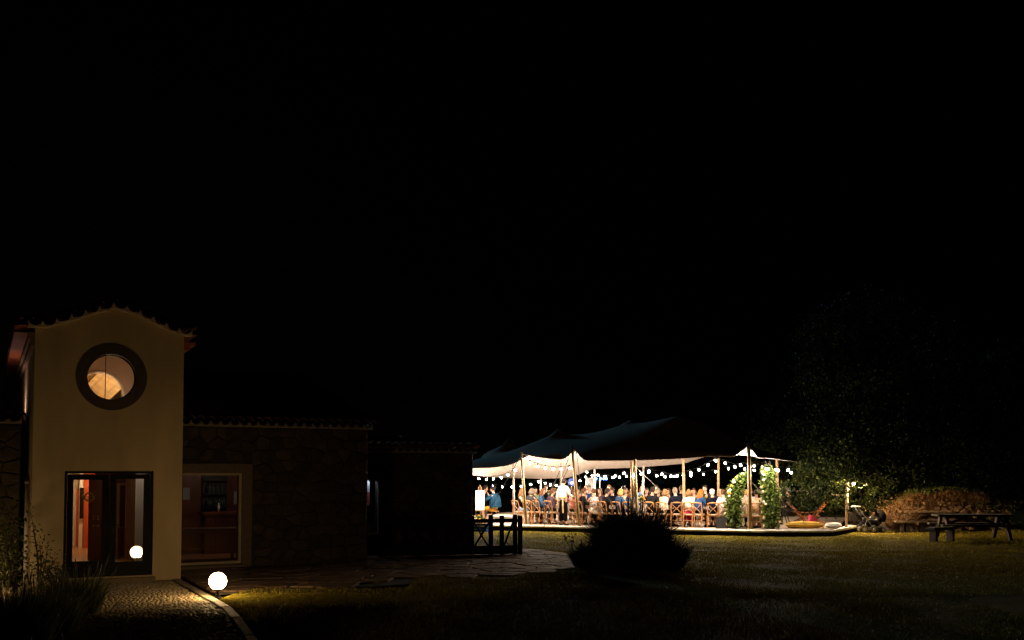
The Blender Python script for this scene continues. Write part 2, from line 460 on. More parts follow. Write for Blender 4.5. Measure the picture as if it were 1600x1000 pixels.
def eave_row(parent, curve, a0, a1, t, off, sp=.235, axis='s', h=.1, mortar=None, back=.10, out=.12, cover=True):
    """a row of barrel tiles bedded in mortar: curve(a) gives the height of the mortar's underside along the row.
    axis 's': the row faces -t at the plane t. axis 't': the row faces -s at s = t"""
    n = max(1, int((a1-a0)/sp)); sp = (a1-a0)/n
    P = (lambda a, d, z: (a-off[0], t-out+d-off[1], z)) if axis == 's' else (lambda a, d, z: (t-out+d-off[0], a-off[1], z))
    rz = 0 if axis == 's' else -PI/2
    for i in range(n):
        a = a0+(i+.5)*sp; z = curve(a)+h*.35+.1
        sl = math.atan2(curve(a+.05)-curve(a-.05), .1)
        o = link('channel_tile', ME_U, parent, P(a, 0, z), (0, -sl if axis == 's' else 0, rz))
        o.scale = (sp/.235*.99,)*3
    for i in range(n+1):
        if not cover: break
        a = a0+i*sp; z = curve(min(max(a, a0+.02), a1-.02))+h*.35+.115
        link('cover_tile', ME_C, parent, P(a, .05, z), (0, 0, rz))
    # mortar strip with cusps rising between the channels
    mb = MB(); M_ = []
    k = 10
    for i in range(n):
        for j in range(k+(1 if i == n-1 else 0)):
            u = j/k; a = a0+(i+u)*sp; c = curve(a0+(i+.5)*sp)+(curve(a)-curve(a0+(i+.5)*sp)) 
            x = (u-.5)*2; dz = .1*(1-math.sqrt(max(0, 1-min(1, abs(x))**2)))
            M_.append((a, c, c+h*.35-.004+dz))
    vs = []; 
    for d in (-.0, out-.02+back):
        for a, z0, z1 in M_: vs += [P(a, d+.02, z0), P(a, d+.02, z1)]
    m = len(M_); fs = []
    for i in range(m-1):
        q = 2*i; fs += [(q, q+2, q+3, q+1), (2*m+q, 2*m+q+1, 2*m+q+3, 2*m+q+2), (q, 2*m+q, 2*m+q+2, q+2), (q+1, q+3, 2*m+q+3, 2*m+q+1)]
    mb.add(vs, fs); mb.build('mortar_band', mortar or M_MORT, parent)
def roof_sheet(prof, t0, t1, sp=.235, r=.06):
    """clay roof whose courses run down the profile [(s, z)]; corrugated along t"""
    mb = MB(); n = int((t1-t0)/sp)*6; vs = []
    for i in range(n+1):
        t = t0+(t1-t0)*i/n; dz = abs(math.sin(PI*(t-t0)/sp*1.0))*r
        for s, z in prof: vs.append((s, t, z+dz))
    k = len(prof); mb.add(vs, [(i*k+j, i*k+j+1, (i+1)*k+j+1, (i+1)*k+j) for i in range(n) for j in range(k-1)])
    return mb
def roof_slope(s0, s1, t0, z0, t1, z1, sp=.235, r=.06, courses=6):
    """clay roof sloping along t; corrugated along s, lapped in courses"""
    mb = MB(); n = int((s1-s0)/sp)*6; vs = []; rows = []
    for c in range(courses):
        for e in (0, 1):
            u = (c+e)/courses; rows.append((t0+(t1-t0)*u, z0+(z1-z0)*u + (.03 if e == 0 else .0)))
    for t, z in rows:
        for i in range(n+1):
            s = s0+(s1-s0)*i/n; vs.append((s, t, z+abs(math.sin(PI*(s-s0)/sp))*r))
    k = n+1; mb.add(vs, [(j*k+i, j*k+i+1, (j+1)*k+i+1, (j+1)*k+i) for j in range(len(rows)-1) for i in range(n)])
    return mb
def circ(cs, cz, r, n=48): return [(cs+r*math.cos(2*PI*i/n), cz+r*math.sin(2*PI*i/n)) for i in range(n)]
def rect(a0, b0, a1, b1): return [(a0, b0), (a1, b0), (a1, b1), (a0, b1)]

# ---------------------------------------------------------------- gabled house with the round window
SL, SR = -2.82, -.02          # its left and right corners
OC, OZ = -1.41, 4.118         # centre of the round window
H = House('gabled_house', (SL+SR)/2, 0, 'cream rendered house with a round window above a dark glazed double door', 'house')
gp = []
for px, py in ((42, 510), (58, 511), (75, 511.5), (112, 501), (150, 489), (180, 482.5), (212, 491), (250, 509), (275, 521), (288, 524), (302, 525)):
    gp.append(wall(px, py, -.1))
gs = [p[0] for p in gp]; gz = [p[1] for p in gp]
def gable(s): return float(np.interp(s, gs, gz))
DL, DR, DT, DB = -2.245, -.580, 2.225, .115      # door opening
top = [(SL+(SR-SL)*i/28, gable(SL+(SR-SL)*i/28)-.0) for i in range(28, -1, -1)]
mb = MB(); mb.plate([[(SL, -.25), (SR, -.25)] + top, rect(DL, DB, DR, DT), circ(OC, OZ, .47)], 0, .36)
H.part('front_wall', mb, M_RENDER)
mb = MB(); mb.plate([circ(OC, OZ, .672, 64), circ(OC, OZ, .463, 64)], -.012, .12); H.part('window_surround', mb, M_RING)
DEEP = 23.
mb = MB(); mb.box(((SL+SL+.3)/2, (DEEP+.36)/2, 2.3), (.3, DEEP-.36, 5.12)); mb.box((SR-.15, (DEEP+.36)/2, 2.3), (.3, DEEP-.36, 5.12))
H.part('side_wall', mb, M_RENDER)
mb = MB(); mb.plate([[(SL, -.25), (SR, -.25)] + top], DEEP, DEEP+.3); H.part('rear_wall', mb, M_RENDER)
prof = [(s, z+.20) for s, z in zip(gs, gz)]; prof[0] = (gs[0]-.13, gz[0]+.19); prof[-1] = (gs[-1]+.1, gz[-1]+.19)
rf = H.part('roof', roof_sheet(prof, -.16, DEEP+.4), M_TILE, sm=True)
# bedding under the tiles, and soffits along the two eaves
mb = MB(); k = len(prof); vs = []
for t in (-.02, DEEP+.3):
    for (s, z) in prof: vs += [(s, t, z-.02), (s, t, z-.16)]
mb.add(vs, [(2*i, 2*i+2, 2*k+2*i+2, 2*k+2*i) for i in range(k-1)] + [(2*i+1, 2*k+2*i+1, 2*k+2*i+3, 2*i+3) for i in range(k-1)])
H.part('roof_bedding', mb, M_TERRA)
eb = bpy.data.objects.new('tiled_verge', None); COL.objects.link(eb); eb.parent = H.root
eave_row(eb, gable, gs[0]+.02, gs[-1]-.02, 0, (H.s0, H.t0), sp=.24, out=.13)
ea = bpy.data.objects.new('tiled_eave', None); COL.objects.link(ea); ea.parent = H.root
eave_row(ea, lambda a: 4.93, .15, 12.0, SL-.12, (H.s0, H.t0), sp=.236, axis='t', out=.26, back=.15, cover=False, mortar=M_TERRA)
mb = MB(); mb.box((SL-.06, DEEP/2, 4.86), (.12, DEEP, .13)); mb.box((SL-.035, DEEP/2, 4.73), (.07, DEEP, .13)); H.part('cornice', mb, mat('brown_cornice', (.24, .15, .09), .85, .15, 8))
mb = MB(); mb.box((SR+.12, DEEP/2+.02, 4.88), (.24, DEEP, .06)); mb.box((SR+.06, DEEP/2+.02, 4.80), (.12, DEEP, .1)); H.part('eave_soffit', mb, M_TERRA)
mb = MB(); mb.box(((DL+DR)/2+.0, -.08, .03), (1.74, .20, .12)); H.part('doorstep', mb, M_JAMB)
# round window: frame ring, two panes, meeting stile
fr = H.part('window_frame', MB().plate([circ(OC, OZ, .466, 48), circ(OC, OZ, .445, 48)], .14, .20), M_DARKWOOD)
MB().box((OC-.105, .17, OZ), (.012, .03, .885)).build('glazing_bar', M_DARKWOOD, fr)
MB().plate([circ(OC, OZ, .444, 48)], .165, .171).build('pane', M_GLASS, fr)
# the glazed double door
df = H.part('door_frame', MB().plate([rect(DL, DB, DR, DT), rect(DL+.055, DB+.05, DR-.055, DT-.055)], .08, .2), M_DARKWOOD)
def leaf(s0, s1, g, ang, hinge_left):
    hx = s0 if hinge_left else s1
    L_ = [(rect(s0, DB+.055, s1, DT-.06)), rect(*g)]
    R = Matrix.Rotation(ang, 3, 'Z')
    def f(a, t, b):
        p = R @ Vector((a-hx, t-.1, 0)); return (p.x+hx, p.y+.1, b)
    ff = lambda a, b, t: f(a, t, b)
    d = H.part('door', MB().plate(L_, .085, .135, ff), M_DARKWOOD)
    pb = MB(); pb.box(((g[0]+g[2])/2, .109, (g[1]+g[3])/2), (g[2]-g[0]+.004, .006, g[3]-g[1]+.004)); pb.v = [f(x, y, z) for x, y, z in pb.v]; pb.build('pane', M_GLASS, d)
    bd = MB(); 
    bd.plate([rect(g[0]-.02, g[1]-.02, g[2]+.02, g[3]+.02), rect(*g)], .078, .0845, ff); bd.build('glazing_bead', M_DARKWOOD, d)
    hx2 = s1-.07 if hinge_left else s0+.07
    hb = MB(); hb.plate([rect(hx2-.02, .98, hx2+.02, 1.2)], .074, .0848, ff)
    hb.tube([f(hx2, .08, 1.14), f(hx2, .03, 1.14), f(hx2-.1 if hinge_left else hx2+.1, .03, 1.14)], .009, 6)
    hb.build('handle', M_BLACK, d)
leaf(DL+.06, -1.412, (-2.075, .44, -1.545, 2.05), 0., True)
leaf(-1.408, DR-.06, (-1.29, .40, -.755, 2.065), math.radians(3.1), False)

# rooms behind the door
iy = .38
mb = MB(); mb.box((OC, 6.4, .05), (2.2, 12.0, .1)); H.part('hall_floor', mb, M_FLOOR)
mb = MB(); mb.box((OC, 6.4, 2.62), (2.2, 12.0, .1)); H.part('hall_ceiling', mb, M_INNER)
mb = MB(); mb.box((OC, 11.2, 1.34), (2.2, .12, 2.46)); H.part('hall_back_wall', mb, M_INNER)
def up(name, px0, px1, py_top, t, m, z0=.10, th=.08, ztop=None):
    a, z1 = wall(px0, py_top, t); b, _ = wall(px1, py_top, t)
    mb = MB(); z1 = ztop or z1
    mb.box(((a+b)/2, t+th/2, (z0+z1)/2), (abs(b-a), th, z1-z0)); return H.part(name, mb, m)
up('cream_partition', 104, 123, 700, 9.4, M_INNER, ztop=2.56)
up('orange_partition', 120, 125.5, 764, 9.3, M_ORANGE)
up('orange_pier', 131.2, 150, 757, 8.7, M_ORANGE, ztop=2.56)
up('cream_pier', 125.4, 131.2, 700, 8.7, M_WHITE, ztop=2.56)
pf = up('picture_frame', 125, 131.2, 762, 8.6, M_DARKWOOD, z0=.92, th=.05)
# half-open panelled inner door
a0, _ = wall(141, 760, 2.0); a1, _ = wall(161, 760, 1.6)
idr = H.part('inner_door', MB().bar((a0, 2.1, 1.12), (a1+.1, 1.5, 1.12), .05, 2.02), M_REDWOOD)
for dz in (.55, 1.5):
    q0 = Vector((a0, 2.1, dz)).lerp(Vector((a1+.1, 1.5, dz)), .2); q1 = Vector((a0, 2.1, dz)).lerp(Vector((a1+.1, 1.5, dz)), .8)
    n_ = Vector((-.02, -.02, 0)); MB().bar(q0+n_, q1+n_, .03, .62).build('door_panel', M_REDWOOD, idr)
for px in (146, 154):
    for py in (807, 811.5, 822):
        a, z = wall(px, py, 1.55); MB().sphere((a, 1.62, z), .018, 8, 6).build('knob', M_BRASS, idr)
# the right hand side of the hall: framed doorway, console, dark door, white pier
H.part('orange_wall', MB().box((wall(186, 800, 5.4)[0], 5.45, 1.34), (.75, .08, 2.46)), M_ORANGE)
a0, z0 = wall(183.5, 755, 5.1); a1, _ = wall(200, 755, 5.1)
H.part('doorway_frame', MB().plate([rect(a0, .1, a1, z0), rect(a0+.06, .05, a1-.045, z0-.05)], 5.1, 5.18), M_WARMWOOD)
H.part('dark_doorway', MB().box(((a0+a1)/2+.04, 5.28, 1.1), (.42, .05, 2.0)), M_REDWOOD)
a0, _ = wall(200, 750, 2.6); a1, _ = wall(215, 750, 2.2)
H.part('inner_door', MB().bar((a0, 2.7, 1.25), (a1, 2.2, 1.25), .06, 2.3), M_REDWOOD)
a0, _ = wall(213.5, 750, 1.6); a1, _ = wall(229, 750, 1.6)
H.part('white_pier', MB().box(((a0+a1)/2, 1.7, 1.34), (a1-a0, .16, 2.46)), M_WHITE)
t = 4.5; a0, _ = wall(186, 826, t); a1, _ = wall(199, 826, t); _, zt = wall(190, 825, t)
co = thing('console_table', W((a0+a1)/2, t+.2, .1), 'small wooden console table in the hall behind the glazed door', 'table', rz=TH)
wd = a1-a0; zt -= .1
MB().box((0, 0, zt-.015), (wd, .4, .03)).build('tabletop', M_REDWOOD, co)
for sx in (-1, 1):
    for sy in (-1, 1): MB().box((sx*(wd/2-.03), sy*.16, (zt-.03)/2), (.035, .035, zt-.03)).build('leg', M_REDWOOD, co)
a, z = wall(139, 777, .32)
wr = thing('wreath', W(a, .30, z), 'round straw wreath hanging behind the glass of the double door', 'wreath', rz=TH)
mb = MB()
for i in range(60):
    b = 2*PI*i/60; rr = .085+.012*math.sin(i*2.4)
    mb.tube([(math.cos(b)*rr, random.uniform(-.015, .015), math.sin(b)*rr), (math.cos(b+.5)*(rr+random.uniform(-.02, .025)), random.uniform(-.02, .02), math.sin(b+.5)*(rr+random.uniform(-.02, .02)))], .006, 4)
mb.build('straw_ring', mat('straw', (.40, .26, .07), .7, .3, 12), wr)
mb = MB()
for i in range(5):
    b = 2*PI*i/5+PI/2; mb.tube([(0, 0, 0), (math.cos(b)*.08, 0, math.sin(b)*.08)], .008, 5)
mb.build('straw_star', MATS['straw'], wr)
def room_lamp(s, t, z, r, col, L_, label):
    o = thing('ceiling_lamp', W(s, t, z), label, 'lamp')
    MB().sphere((0, 0, 0), r, 12, 8).build('lamp_shade', emis('lamp_glow_%.0f_%.2f' % (L_, r), col, L_), o, True)
    MB().tube([(0, 0, r*.9), (0, 0, r+.12)], .02, 8).build('lamp_stem', M_BRASS, o)
a, z = wall(128.5, 757, 7.6)
room_lamp(a, 7.6, 2.42, .07, (1, .62, .32), 330, 'round ceiling lamp in the orange hall behind the double door')
room_lamp(-1.15, 1.05, 2.44, .06, (1, .80, .66), 42, 'ceiling lamp just inside the glazed double door')
# upstairs: inner wall with an arch, plank ceiling beyond
c0, cz0 = wall(156, 616, 1.9)
mb = MB(); mb.plate([rect(SL+.3, 2.75, SR-.3, 5.0), circ(c0, cz0, .47)], 1.9, 2.1); H.part('upstairs_wall', mb, mat('taupe_plaster', (.50, .40, .33), .9, .05, 4))
H.part('upstairs_arch_trim', MB().plate([circ(c0, cz0, .50), circ(c0, cz0, .468)], 1.875, 1.9), M_WHITE)
H.part('upstairs_floor', MB().box((OC, 3.2, 2.72), (2.2, 5.6, .08)), M_WARMWOOD)
Rr = Matrix.Rotation(math.radians(38), 3, 'Y') @ Matrix.Rotation(math.radians(-16), 3, 'X')
for i in range(13):
    p = Vector((-1.1+i*.17-.9, 3.6, 4.35)) ; c = Vector((OC-.3, 3.7, 4.75)) + Rr @ Vector(((i-6)*.162, 0, random.uniform(-.004, .004)))
    pl = MB().box(c, (.156, 3.2, .03), M=Rr); H.part('ceiling_plank', pl, M_WARMWOOD)
H.part('roof_beam', MB().box(Vector((OC-.3, 3.7, 4.75)) + Rr @ Vector((.48, 0, -.09)), (.10, 3.2, .14), M=Rr), M_WARMWOOD)
room_lamp(-1.15, 3.0, 3.0, .10, (1, .74, .48), 300, 'round lamp lighting the plank ceiling behind the round window')
room_lamp(-1.0, 1.0, 3.05, .06, (1, .70, .50), 130, 'small round lamp upstairs just inside the round window')
# drainpipe on the left corner
dp = H.part('drainpipe', MB().tube([W_ for W_ in [(SL-.07, .18, -.1), (SL-.07, .18, 2.15)]], .045, 10), M_PIPE, sm=True)
for z in (.6, 1.32, 2.0): MB().tube([(SL-.07, .18, z-.02), (SL-.07, .18, z+.02)], .056, 10).build('pipe_bracket', M_PIPE, dp)

# uplighter on the side wing's roof, washing the side wall
q = W(SL-.30, 4.4, 3.46); ul = thing('uplight', q, 'small floodlight on the side wing roof washing the side wall of the cream house', 'floodlight', rz=TH)
MB().box((0, 0, .03), (.2, .26, .06)).build('housing', M_BLACK, ul); MB().box((.0, 0, .064), (.15, .2, .008)).build('lens', emis('uplight_glow', (1, .66, .55), 60), ul)
# ---------------------------------------------------------------- stone wings
def rubble_wall(h, s0, s1, z1, t, holes, dx, dy, seed, grow=0.):
    """coursed rubble: a bedded wall with every stone proud of it; holes = [(s0, z0, s1, z1)] left clear"""
    loops = [rect(s0, -.2, s1, z1)] + [rect(q[0]-grow*.3, q[1]-grow, q[2]+grow, q[3]+grow) for q in holes]
    o = h.part('wall', MB().plate(loops, t, t+.5), M_BED)
    r = random.Random(seed); n = 0
    for poly in cells(s0+.01, s1-.01, -.1, z1-.03, dx, dy, .36, .022, seed):
        ok = True
        for (a0, b0, a1, b1) in holes:
            xs = [p[0] for p in poly]; ys = [p[1] for p in poly]
            cxx, cyy = sum(xs)/len(xs), sum(ys)/len(ys)
            if a0-.24 < cxx < a1+.24 and b0-.24 < cyy < b1+.24: 
                # trim to the nearest side of the hole (with its dressed surround)
                g = .235
                if cxx >= a1: poly = clip(poly, -1, 0, -(a1+g))
                elif cxx <= a0: poly = clip(poly, 1, 0, a0-g)
                elif cyy >= b1: poly = clip(poly, 0, -1, -(b1+g))
                else: ok = False
        if len(poly) < 3 or not ok: continue
        bad = False
        for (a0, b0, a1, b1) in holes:
            if max(p[0] for p in poly) > a0-.23 and min(p[0] for p in poly) < a1+.23 and max(p[1] for p in poly) > b0-.23 and min(p[1] for p in poly) < b1+.23:
                cxx = sum(p[0] for p in poly)/len(poly)
                if min(p[1] for p in poly) < b1+.22:
                    poly = clip(poly, -1, 0, -(a1+.235)) if cxx > (a0+a1)/2 else clip(poly, 1, 0, a0-.235)
        if len(poly) < 3: continue
        link('stone', stone_mesh('stone', poly, -.01, r.uniform(.012, .05), M_STONE, lambda a, b, hh: (a, t-hh, b), .02, .012, r), o); n += 1
    return o
# main wing
WE = 3.27; s_end = 4.72
h1 = House('stone_wing', 2.4, 2.0, 'stone house wing with a wide lit opening and a tiled eave beside the cream house', 'house')
OP = (.03, .085, 1.66, 2.185)
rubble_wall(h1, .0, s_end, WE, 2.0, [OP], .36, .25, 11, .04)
sur = MB(); sur.plate([[(OP[2], -.15), (OP[2]+.225, -.15), (OP[2]+.225, OP[3]+.215), (.032, OP[3]+.215), (.032, OP[3]), (OP[2], OP[3])]], 1.94, 2.52)
h1.part('door_surround', sur, M_JAMB)
h1.part('sill', MB().box((.82, 2.2, -.03), (1.75, .7, .22)), M_JAMB)
h1.part('side_wall', MB().box((s_end-.25, 5.3, 1.55), (.5, 5.6, 3.4)), M_BED)
h1.part('rear_wall', MB().box((2.35, 8.3, 2.45), (4.7, .4, 5.2)), M_BED)
h1.part('gable_wall', MB().plate([[(2.0, 3.25), (8.2, 3.25), (8.2, 4.95), (2.05, 3.36)]], s_end-.45, s_end, lambda a, b, t: (t, a, b)), M_BED)
e1 = bpy.data.objects.new('tiled_eave', None); COL.objects.link(e1); e1.parent = h1.root
eave_row(e1, lambda a: WE-.02, .05, s_end+.1, 2.0, (h1.s0, h1.t0), sp=.2135, mortar=M_MORT_OLD, out=.13)
h1.part('roof', roof_slope(0, s_end+.15, 1.96, WE+.2, 8.4, WE+1.9), M_TILE, sm=True)
# frame and glass of the opening
of = h1.part('window_frame', MB().plate([rect(-.05, .1, OP[2]-.003, OP[3]-.003), rect(.0, .155, OP[2]-.06, OP[3]-.055)], 2.02, 2.09), mat('pale_frame', (.60, .50, .34), .6, .08, 6))
MB().box(((OP[2]-.06)/2, 2.053, (OP[3]+.1)/2), (OP[2]-.06, .006, OP[3]-.21)).build('pane', M_GLASS, of)
# the bar room behind it
h1.part('room_floor', MB().box((2.2, 5.2, .04), (4.0, 5.3, .08)), M_FLOOR)
h1.part('room_ceiling', MB().box((2.2, 5.2, 2.75), (4.0, 5.3, .08)), M_REDWOOD)
h1.part('room_back_wall', MB().box((2.2, 7.2, 1.4), (4.0, .1, 2.64)), M_REDWOOD)
h1.part('room_partition', MB().box((.04, 5.2, 1.4), (.06, 5.0, 2.64)), M_REDWOOD)
t = 5.2
a0, z1 = wall(321, 801, t); a1 = 3.9
bc = thing('bar_counter', W((a0+a1)/2, t+.3, .08), 'red brown panelled bar counter inside the lit stone wing', 'bar counter', rz=TH)
z1 -= .08; wd = a1-a0
MB().box((0, 0, (z1-.05)/2), (wd, .5, z1-.05)).build('counter_body', M_REDWOOD, bc)
MB().box((0, 0, z1-.025), (wd+.1, .62, .05)).build('countertop', M_REDWOOD, bc)
for i in range(9): MB().box((-wd/2+.12+i*.26, -.262, (z1-.05)/2), (.225, .022, z1-.25)).build('counter_panel', M_REDWOOD, bc)
t = 7.0; a0, _ = wall(316, 800, t); a1, _ = wall(354, 800, t)
sh = thing('bottle_shelf', W((a0+a1)/2, t, 0), 'dark wall shelf with bottles behind the bar counter', 'shelf', rz=TH)
M_SHELF = mat('black_shelf', (.02, .016, .014), .5, .2, 5)
MB().box((0, .06, 1.5), (a1-a0, .03, 1.75)).build('back_board', M_SHELF, sh)
for z in (1.22, 1.6, 1.98): MB().box((0, -.06, z), (a1-a0, .22, .03)).build('shelf_board', M_SHELF, sh)
M_BOT = mat('bottle_glass', (.10, .13, .13), .12, .5, 3, coat=.5)
bm_ = MB().lathe([(.0, 0), (.036, 0), (.036, .17), (.03, .2), (.013, .23), (.013, .3), (0, .3)], n=10).mesh('bottle', M_BOT, True)
k = 0
for z in (1.235, 1.615):
    for i in range(9):
        if random.random() < .8:
            o = link('bottle', bm_, None, W(a0+.12+i*(a1-a0-.2)/8.3, t-.07, z)); o.scale = (1, 1, random.uniform(.8, 1.1))
            tag(o, 'dark glass bottle standing on the shelf behind the bar counter', 'bottle', 'bottles behind the bar')
t = 5.35
for px, lab, mm in ((341.5, 'pale bottle standing alone on the red brown bar counter', mat('pale_bottle', (.7, .72, .7), .2, .05, 4)),):
    a, z = wall(px, 803, t); o = link('bottle', MB().lathe([(.0, 0), (.04, 0), (.04, .14), (.02, .18), (.016, .24), (0, .24)], n=10).mesh('counter_bottle', mm, True), None, W(a, t, bc.location.z+z1+.001))
    tag(o, lab, 'bottle')
t = 3.6; a0 = .12; a1, zt = wall(371.5, 824, t)
tb = thing('wooden_table', W((a0+a1)/2, t, .08), 'long plain wooden table just inside the lit opening of the stone wing', 'table', rz=TH)
zt -= .08; wd = a1-a0
MB().box((0, 0, zt-.02), (wd, .75, .04)).build('tabletop', M_REDWOOD, tb); MB().box((0, 0, zt-.08), (wd-.1, .62, .08)).build('apron', M_REDWOOD, tb)
for sx in (-1, 1):
    for sy in (-1, 1): MB().box((sx*(wd/2-.06), sy*.31, (zt-.04)/2), (.075, .075, zt-.04)).build('leg', M_REDWOOD, tb)
for (px0, py0, px1, py1, lab) in ((366, 768, 376, 788, 'pale notice on the wall beside the bottle shelf'), (286, 762, 297, 781, 'pale notice pinned on the wall near the cream house')):
    a0, z0 = wall(px0, py1, 7.1); a1, z1_ = wall(px1, py0, 7.1)
    o = MB().box((0, 0, 0), (a1-a0, .012, z1_-z0)).build('notice', mat('pale_paper', (.55, .58, .60), .8, .1, 30)); o.location = W((a0+a1)/2, 7.138, (z0+z1_)/2); o.rotation_euler = (0, 0, TH)
    tag(o, lab, 'notice')
room_lamp(2.0, 4.6, 2.55, .06, (1, .74, .55), 95, 'small round ceiling lamp in the bar room of the stone wing')
# low wing
h2 = House('low_stone_wing', 6.5, 3.5, 'lower stone wing with a narrow lit window behind the dark wooden fence', 'house')
E2 = 2.74; OP2 = (5.23, .55, 5.66, 2.02)
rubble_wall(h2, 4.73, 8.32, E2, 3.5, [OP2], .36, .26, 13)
h2.part('side_wall', MB().box((8.07, 6.4, 1.27), (.5, 4.8, 2.9)), M_BED)
h2.part('rear_wall', MB().box((6.5, 9.0, 1.5), (3.6, .4, 3.5)), M_BED)
e2 = bpy.data.objects.new('tiled_eave', None); COL.objects.link(e2); e2.parent = h2.root
eave_row(e2, lambda a: E2-.02, 4.75, 8.42, 3.5, (h2.s0, h2.t0), sp=.2135, mortar=M_MORT_OLD, out=.12)
h2.part('roof', roof_slope(4.6, 8.5, 3.48, E2+.2, 9.2, E2+.62), M_TILE, sm=True)
wf = h2.part('window_frame', MB().plate([rect(OP2[0], OP2[1], OP2[2], OP2[3]), rect(OP2[0]+.05, OP2[1]+.05, OP2[2]-.05, OP2[3]-.05)], 3.62, 3.69), M_WHITE)
MB().box(((OP2[0]+OP2[2])/2, 3.653, (OP2[1]+OP2[3])/2), (OP2[2]-OP2[0]-.1, .006, OP2[3]-OP2[1]-.1)).build('pane', M_GLASS, wf)
# a hanging textile lit in the room behind, seen through the slit
h2.part('room_back_wall', MB().box((5.6, 6.2, 1.3), (2.4, .08, 2.6)), mat('dusky_plaster', (.05, .045, .05), .9, .1, 3))
a0, z0 = wall(573.2, 790, 4.3); a1, z1_ = wall(576.6, 743, 4.3); zm = z0+(z1_-z0)*.45
cu = thing('hanging_curtain', W((a0+a1)/2, 4.3, z0), 'narrow lit curtain, white above and pink below, seen through the slit window', 'curtain', rz=TH)
MB().box((0, 0, (z1_+zm)/2-z0), (a1-a0+.04, .01, z1_-zm)).build('upper_cloth', mat('white_cotton', (.75, .76, .85), .9, .05, 8), cu)
MB().box((0, 0, (zm-z0)/2), (a1-a0+.04, .01, zm-z0-.004)).build('lower_cloth', mat('pink_cotton', (.65, .14, .16), .9, .05, 8), cu)
room_lamp(5.52, 4.16, 2.12, .035, (.8, .88, 1), 110, 'tiny lamp above the curtain in the low stone wing')
# left wing, mostly outside the picture
h3 = House('side_stone_wing', -5.2, 1.5, 'low stone wing standing to the side of the drainpipe on the cream house', 'house')
rubble_wall(h3, -8.0, -2.98, 3.2, 1.5, [], .36, .25, 17)
h3.part('side_wall', MB().box((-7.8, 3.6, 1.5), (.4, 3.1, 3.4)), M_BED)
e3 = bpy.data.objects.new('tiled_eave', None); COL.objects.link(e3); e3.parent = h3.root
eave_row(e3, lambda a: 3.2, -5.2, -2.98, 1.5, (h3.s0, h3.t0), sp=.24, mortar=M_MORT_OLD, out=.12)
h3.part('roof', roof_slope(-8.1, -2.97, 1.5, 3.4, 5.0, 3.43), M_TILE, sm=True)

# ================================================================ GARDEN GLOBES
M_GLOBE = emis('globe_glow', (1, .66, .30), LAMP_L)
def globe_lamp(p, label, r=.15):
    o = thing('garden_lamp', p, label, 'lamp', 'glowing garden globes')
    MB().sphere((0, 0, .30), r, 28, 18).build('globe', M_GLOBE, o, True)
    st = MB(); st.lathe([(0, .21), (.07, .19), (.075, .165), (.06, .135), (.022, .125), (.02, .07), (.0, .07)], n=14); st.build('socket', M_BLACK, o, True)
    ft = MB(); ft.tube([(.0, 0, .13), (-.035, .0, .06), (0, 0, .0)], .012, 8); ft.tube([(0, 0, .07), (.05, 0, .03), (.07, -.03, -.02)], .012, 6); ft.lathe([(0, .012), (.07, .01), (.075, -.02)], n=14)
    ft.build('ground_spike', M_BLACK, o)
    return o
lp = on_z(340, 935); globe_lamp((lp.x, lp.y, ground_z(lp.x, lp.y)), 'glowing white garden globe on the grass edge beside the kerb')
lp2 = W(-4.1, -.9); globe_lamp((lp2.x, lp2.y, 0.02), 'glowing garden globe half hidden by plants by the side wing', .11)

# ================================================================ MARQUEE
M_DECK = mat('deck_boards', (.38, .30, .22), .6, .2, 4, .2, 30, stretch=(.2, 2, 1))
M_EDGE = mat('white_deck_edge', (.72, .66, .58), .6, .08, 5)
M_SKIRT = mat('black_skirt', (.007, .006, .006), .9, .2, 5, spec=.1)
M_POLE = mat('pine_pole', (.50, .33, .16), .6, .2, 5, .3, 30, stretch=(1, 1, .1))
M_ROPE = mat('grey_rope', (.30, .26, .22), .9, .2, 20)
M_STRAP = mat('black_strap', (.03, .025, .022), .8, .2, 20)
pf = thing('marquee_platform', T(3, 5), 'raised white edged timber platform under the glowing stretch tent', 'platform', rz=ANG_T)
off = Vector((3, 5, 0))
E_R = 12.9                     # right hand tip of the platform's low extension
pts = [(-5.5, 0), (8.5, 0), (10.7, .95), (10.7, 11.2), (-5.5, 11.2)]
mb = MB(); mb.plate([[(a-3, b-5) for a, b in pts]], .0, DECK-.03, lambda a, b, t: (a, b, t-.03)); mb.build('base', M_SKIRT, pf)
nb = 0
for i in range(70):            # deck boards laid across the front
    v0 = .06+i*.16
    if v0 > 11: break
    uR = 8.45+min(2.2, v0*2.2/.95)
    b = MB().box(((-5.45+uR)/2-3, v0+.075-5, DECK-.015+random.uniform(-.002, .002)), (uR+5.45, .15, .03)); b.build('deck_board', M_DECK, pf)
we = on_z(1341, 830.5)-TA; eu, ev = we.dot(DU), we.dot(DV)
wk = [(10.72, .97), (eu, ev), (eu-.35, ev+.75), (10.72, 2.2)]
mb = MB(); mb.plate([[(a-3, b-5) for a, b in wk]], -.03, DECK-.05, lambda a, b, t: (a, b, t)); mb.build('walkway_base', M_SKIRT, pf)
mb = MB(); mb.plate([[(a-3, b-5) for a, b in wk]], DECK-.049, DECK-.01, lambda a, b, t: (a, b, t)); mb.build('walkway', M_EDGE, pf)
for (a, b) in ((pts[0], pts[1]), (pts[1], pts[2]), (wk[0], wk[1])):
    MB().bar((a[0]-3, a[1]-5-.02, DECK-.02), (b[0]-3, b[1]-5-.02, DECK-.03), .075, .075, up=(0, -1, 1)).build('edging', M_EDGE, pf)
